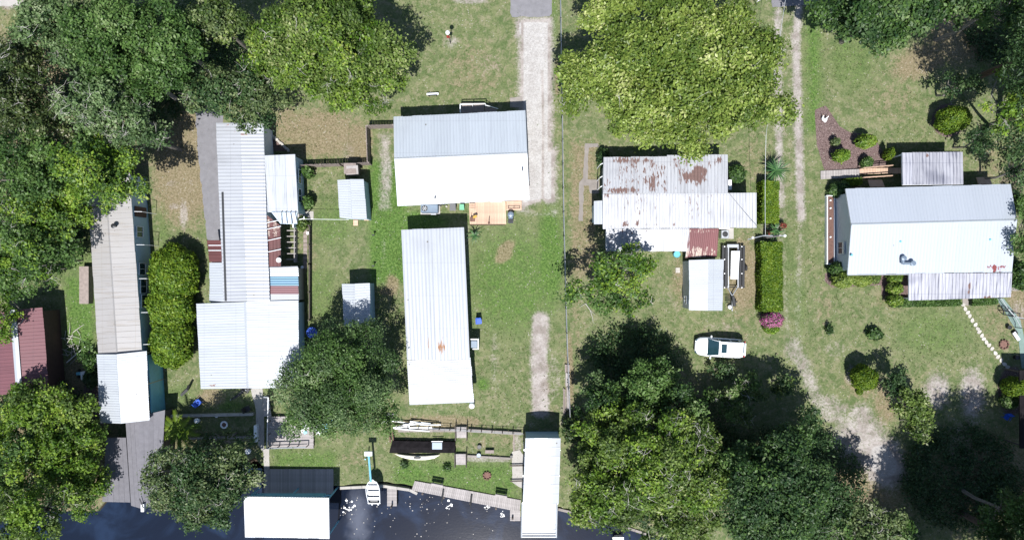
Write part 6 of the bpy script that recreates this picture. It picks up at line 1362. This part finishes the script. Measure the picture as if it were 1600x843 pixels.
for q in (a, b): m = MB(); m.tube((q.x, q.y, 0), q, .04); m.build('stand', M['galv'], h)
h = thing('tyre_planter', 'white ring shaped tyre planter on the terraced yard', 'planter', P(350, 663, 0)); c = P(350, 663, .1); m = MB(); n = 16; rgs = []
for i in range(n + 1): t_ = 6.2832 * i / n; rgs.append([Vector((c.x + (.3 + .09 * math.cos(a)) * math.cos(t_), c.y + (.3 + .09 * math.cos(a)) * math.sin(t_), .1 + .09 * math.sin(a))) for a in [j * 1.047 for j in range(6)]])
m.loft(rgs, caps=False); m.build('ring', M['white'], h, True); m = MB(); m.lathe((c.x, c.y, 0), [(.24, .0), (.22, .08), (.05, .1)], 12); m.build('soil', M['brick'], h)
def tub(label, px, py, r_, hh, mat, name='bucket', cat='bucket', rim=True, group=None, z=0):
    h = thing(name, label, cat, P(px, py, z), group); c = P(px, py, hh + z); m = MB(); m.lathe((c.x, c.y, z), [(r_ * .8, 0), (r_, hh), (r_ * .9, hh), (r_ * .75, .06)], 16); m.build('body', mat, h)
    m = MB(); m.lathe((c.x, c.y, z + hh - .02), [(r_ * 1.03, -.02), (r_ * 1.08, 0), (r_ * 1.03, .03), (r_ * .92, .03), (r_ * .9, 0)], 16); m.build('rim', mat, h); return h
tub('white bucket on the terraced yard left of the tyre planter', 307, 657, .24, .45, M['white']); tub('small white bucket on the upper retaining wall', 338, 649, .17, .35, M['white'], z=.0); tub('white round tub in the shade at the foot of the concrete path', 387, 705, .26, .4, M['white'])
tub('teal round barrel at the corner of the old house porch', 1058, 397, .3, .9, M['teal'], 'barrel', 'barrel'); tub('blue tub half hidden under the terraced yard oak, upper one', 345, 712, .3, .5, M['blue_steel'], 'tub', 'tub'); tub('blue tub half hidden under the terraced yard oak, lower one', 333, 722, .36, .5, M['blue_steel'], 'tub', 'tub')
tub('blue round tub in the gap between garage and cypress tree', 487, 519, .5, .6, M['blue'], 'tub', 'tub'); tub('black pot on the canal terrace above the low bench', 749, 698, .2, .3, M['black'], 'pot', 'pot'); tub('blue pot on the low retaining wall of the canal terrace', 748, 711, .2, .35, M['ac_blue'], 'pot', 'pot'); tub('small black pot at the right end of the low canal wall', 799, 713, .13, .3, M['black'], 'pot', 'pot')
tub('black planter near the right edge, upper one', 1578, 511, .2, .4, M['black'], 'pot', 'pot'); tub('black planter near the right edge below the brick fire pit', 1590, 558, .22, .4, M['black'], 'pot', 'pot'); tub('small white pot left of the plank walk of the long white house', 481, 364, .15, .3, M['white'], 'pot', 'pot'); tub('small white pot at the bottom of the plank walk', 472, 417, .14, .3, M['white'], 'pot', 'pot')
h = thing('bench', 'low grey bench on the canal terrace', 'bench', P(765, 705, 0)); c = P(765, 705, .35); m = MB(); m.box((c.x, c.y, .36), (.85, .3, .06)); m.build('seat', M['wood_fence'], h)
for s_ in (-.3, .3): m = MB(); m.box((c.x + s_, c.y, .16), (.07, .26, .32)); m.build('leg', M['wood_dark'], h)
h = thing('water_tank', 'round white tank lid at the south east corner of the centre building', 'tank', P(736, 634, 0)); m = MB(); c = P(737, 634, .8); m.lathe((c.x, c.y, 0), [(.26, 0), (.27, .7), (.22, .78), (.05, .82)], 20); m.build('body', M['white'], h, False)
h = thing('plank_walk', 'reddish plank walk with pots beside the dark low fence', 'walk', P(477, 385, 0)); planks(h, P(474, 352, .05), P(474, 420, .05), P(480, 420, .05), P(480, 352, .05), 10, M['wood_fence'], .05, seed=20)
h = thing('storage_box', 'small grey flat topped lean-to by the fence north of the garden shed', 'storage box', P(550, 265, 0)); m = MB(); m.box(tuple(P(550, 265, .9)), (1.15, 1.0, 1.7)); m.build('body', M['wood_fence'], h); m = MB(); m.slab([P(541, 259, 1.8), P(559, 258, 1.8), P(560, 272, 1.65), P(541, 273, 1.65)], .07); m.build('lid', M['wood_grey'], h)
h = thing('step', 'pale wooden block at the garden shed\'s south east corner', 'step', P(573, 342, 0)); m = MB(); m.box(tuple(P(573, 342, .15)), (.45, .3, .3)); m.build('block', M['wood'], h)
h = thing('garden_light', 'small dark lamp stake on the shed lawn, upper of two', 'garden light', P(584, 365, 0), 'two lamp stakes'); m = MB(); m.tube(P(584, 367, 0), P(584, 367, .7), .03); m.build('stake', M['dkmetal'], h); m = MB(); m.box(tuple(P(583, 367, .7)), (.25, .12, .12)); m.build('lamp', M['dkmetal'], h)
h = thing('garden_light', 'small dark lamp stake on the shed lawn, lower of two', 'garden light', P(584, 413, 0), 'two lamp stakes'); m = MB(); m.tube(P(584, 415, 0), P(584, 415, .7), .03); m.build('stake', M['dkmetal'], h); m = MB(); m.box(tuple(P(583, 415, .7)), (.25, .12, .12)); m.build('lamp', M['dkmetal'], h)
h = thing('garden_border', 'row of white stones edging the mulch corner by the long white house', 'stones', P(440, 222, 0)); r = random.Random(9)
for k in range(9): u = k / 8; inst(sm[k % 3], 'stone', h, P(427 + 24 * u, 213 + 22 * u, .02), r.uniform(0, 3), (.7, .7, 2.5))
h = thing('fallen_branches', 'pile of pale fallen branches between the maroon shed and the mobile home', 'branches', P(115, 545, 0)); r = random.Random(2)
for k in range(22):
    a = P(r.uniform(102, 122), r.uniform(515, 560), .1); d = Vector((r.uniform(-1, 1), r.uniform(-1, 1), 0)).normalized() * r.uniform(.5, 1.4); m = MB(); m.path([a, a + d * .5 + Vector((.08, .05, .08)), a + d], [.04, .03, .015], 5); m.build('branch', M['twig'], h)
h = thing('pole', 'long pale pole leaning diagonally by the fallen branches', 'pole', P(119, 552, 0)); m = MB(); m.tube(P(104, 566, .25), P(135, 539, 1.0), .04); m.build('shaft', M['trim'], h)
h = thing('yard_cart', 'blue and white cart under the shrubs beside the carport', 'cart', P(130, 585, 0)); m = MB(); m.box(tuple(P(131, 586, .5)), (.5, .8, .35), .1, bev=.06); m.build('body', M['white'], h); m = MB(); m.box(tuple(P(124, 583, .4)), (.6, .3, .2), .1, bev=.05); m.build('deck', M['blue_steel'], h)
for q in ((123, 588), (134, 592), (134, 579), (124, 578)): m = MB(); p = P(*q, .15); m.tube((p.x - .05, p.y, .15), (p.x + .05, p.y, .15), .15, n=10); m.build('wheel', M['tyre'], h)
h = thing('stone', 'square pale paving stone west of the tool shed', 'stone', P(1059, 422, 0)); m = MB(); m.box(tuple(P(1059, 422, .04)), (.42, .5, .08)); m.build('slab', M['rock'], h)
h = thing('dead_branch', 'pale bare branch lying on the lawn below the sparse tree', 'branch', P(925, 490, 0)); m = MB()
m.path([P(915, 474, .1), P(922, 484, .1), P(926, 496, .1), P(927, 505, .1)], [.05, .04, .03, .015], 5); m.path([P(922, 484, .1), P(930, 492, .15)], [.03, .01], 4); m.path([P(915, 474, .1), P(905, 480, .12)], [.03, .01], 4); m.build('wood', M['twig'], h)
h = thing('gate', 'black framed gate panel at the ranch house south east corner', 'gate', P(1575, 487, 0)); m = MB()
for a, b in (((1568, 484), (1583, 486)), ((1568, 491), (1583, 493)), ((1568, 484), (1568, 491)), ((1583, 486), (1583, 493))): m.tube(P(*a, .8), P(*b, .8), .05)
m.build('frame', M['black'], h)
for q in ((1568, 484), (1583, 486), (1568, 491), (1583, 493)): m = MB(); m.tube(P(*q, 0), P(*q, .8), .03); m.build('leg', M['black'], h)
wire_fence('thin wire fence running south east from the ranch house corner', [(1564, 465), (1575, 482), (1586, 494), (1596, 512)], .9)
wire_fence('thin wire fence crossing the right edge of the yard', [(1586, 494), (1604, 498)], .9)
h = thing('slanted_board', 'white slanted board beside the fence at the right edge', 'board', P(1588, 524, 0)); m = MB(); m.box(tuple(P(1588, 525, .3)), (.3, .9, .08), .6); m.build('panel', M['trim'], h); m = MB(); m.box(tuple(P(1585, 519, .15)), (.4, .3, .3), .6); m.build('base', M['black'], h)
h = thing('boat_stern', 'white stern of a boat at the bottom edge under the olive trees', 'boat', P(964, 838, -.6)); m = MB(); c = P(966, 842, -.2); m.loft([[Vector((c.x + x * .6, c.y + y, -.2 + z)) for x, z in ((-.6, -.3), (.6, -.3), (.8, .35), (-.8, .35))] for y in (.35, -3.2)]); m.build('hull', M['white'], h)
m = MB(); m.tube(P(958, 838, .2), P(961, 850, .2), .1); m.build('fender', M['cream'], h)
h = thing('leaning_post', 'dark and white leaning post at the top edge beside the giant tree', 'post', P(1183, 4, 0)); m = MB(); m.tube(P(1181, 8, 0), P(1187, 1, 1.6), .05); m.build('post', M['wood_dark'], h); m = MB(); m.box(tuple(P(1187, 0, 1.5)), (.5, .08, .4), .6); m.build('panel', M['white'], h)
sheet('street', [(-60, -4), (32, -6), (34, 8), (0, 10), (-60, 10)], .03, M['concrete'], .05, 30)
sheet('street', [(-600, -40), (2200, -40), (2200, -5), (1290, -3), (640, -4), (-600, -10)], .025, M['asphalt'], .02, 31, .05, 2.0)

h = thing('garden_hose', 'loose pale hose curling over the maroon shed roof', 'hose', P(30, 500, 3.8)); m = MB()
m.path([P(22, 483, 4.0), P(30, 488, 3.95), P(37, 497, 3.8), P(34, 503, 3.85), P(27, 506, 3.9), P(27, 512, 3.9)], .035, 5); m.build('tube', M['wood_grey'], h)
def specks(name, label, n, boxes, mat, size, seed, z):
    rng = np.random.default_rng(seed); V = []; F_ = []
    for k in range(n):
        x0, y0, x1, y1 = boxes[rng.integers(len(boxes))]; c = np.array(P(rng.uniform(x0, x1), rng.uniform(y0, y1), z)); a0 = rng.uniform(0, 6.28); q = size * rng.uniform(.4, 1.6); b = len(V)
        for j in range(5): a = a0 + j * 1.2566; rr_ = q * rng.uniform(.6, 1.2); V.append((c[0] + rr_ * math.cos(a), c[1] + rr_ * .8 * math.sin(a), z + .006))
        F_.append(tuple(range(b, b + 5)))
    m = MB(); m.v = V; m.f = F_; m.mi = [0] * len(F_); o = m.build(name, mat); tag(o, label, 'debris', kind='stuff')
specks('floating_leaves', 'pale leaves and foam floating on the dark canal water', 90, [(640, 790, 790, 840), (540, 780, 620, 835), (630, 775, 700, 800), (532, 775, 560, 805)], M['rock'], .05, 3, -.62)
specks('foam_and_reflection', 'white foam and painted reflection patches beside the docks', 46, [(697, 779, 706, 795), (757, 790, 764, 794), (783, 797, 788, 806), (536, 780, 556, 800)], M['white'], .09, 4, -.62)  # white patches also draw the reflections on the water near the docks
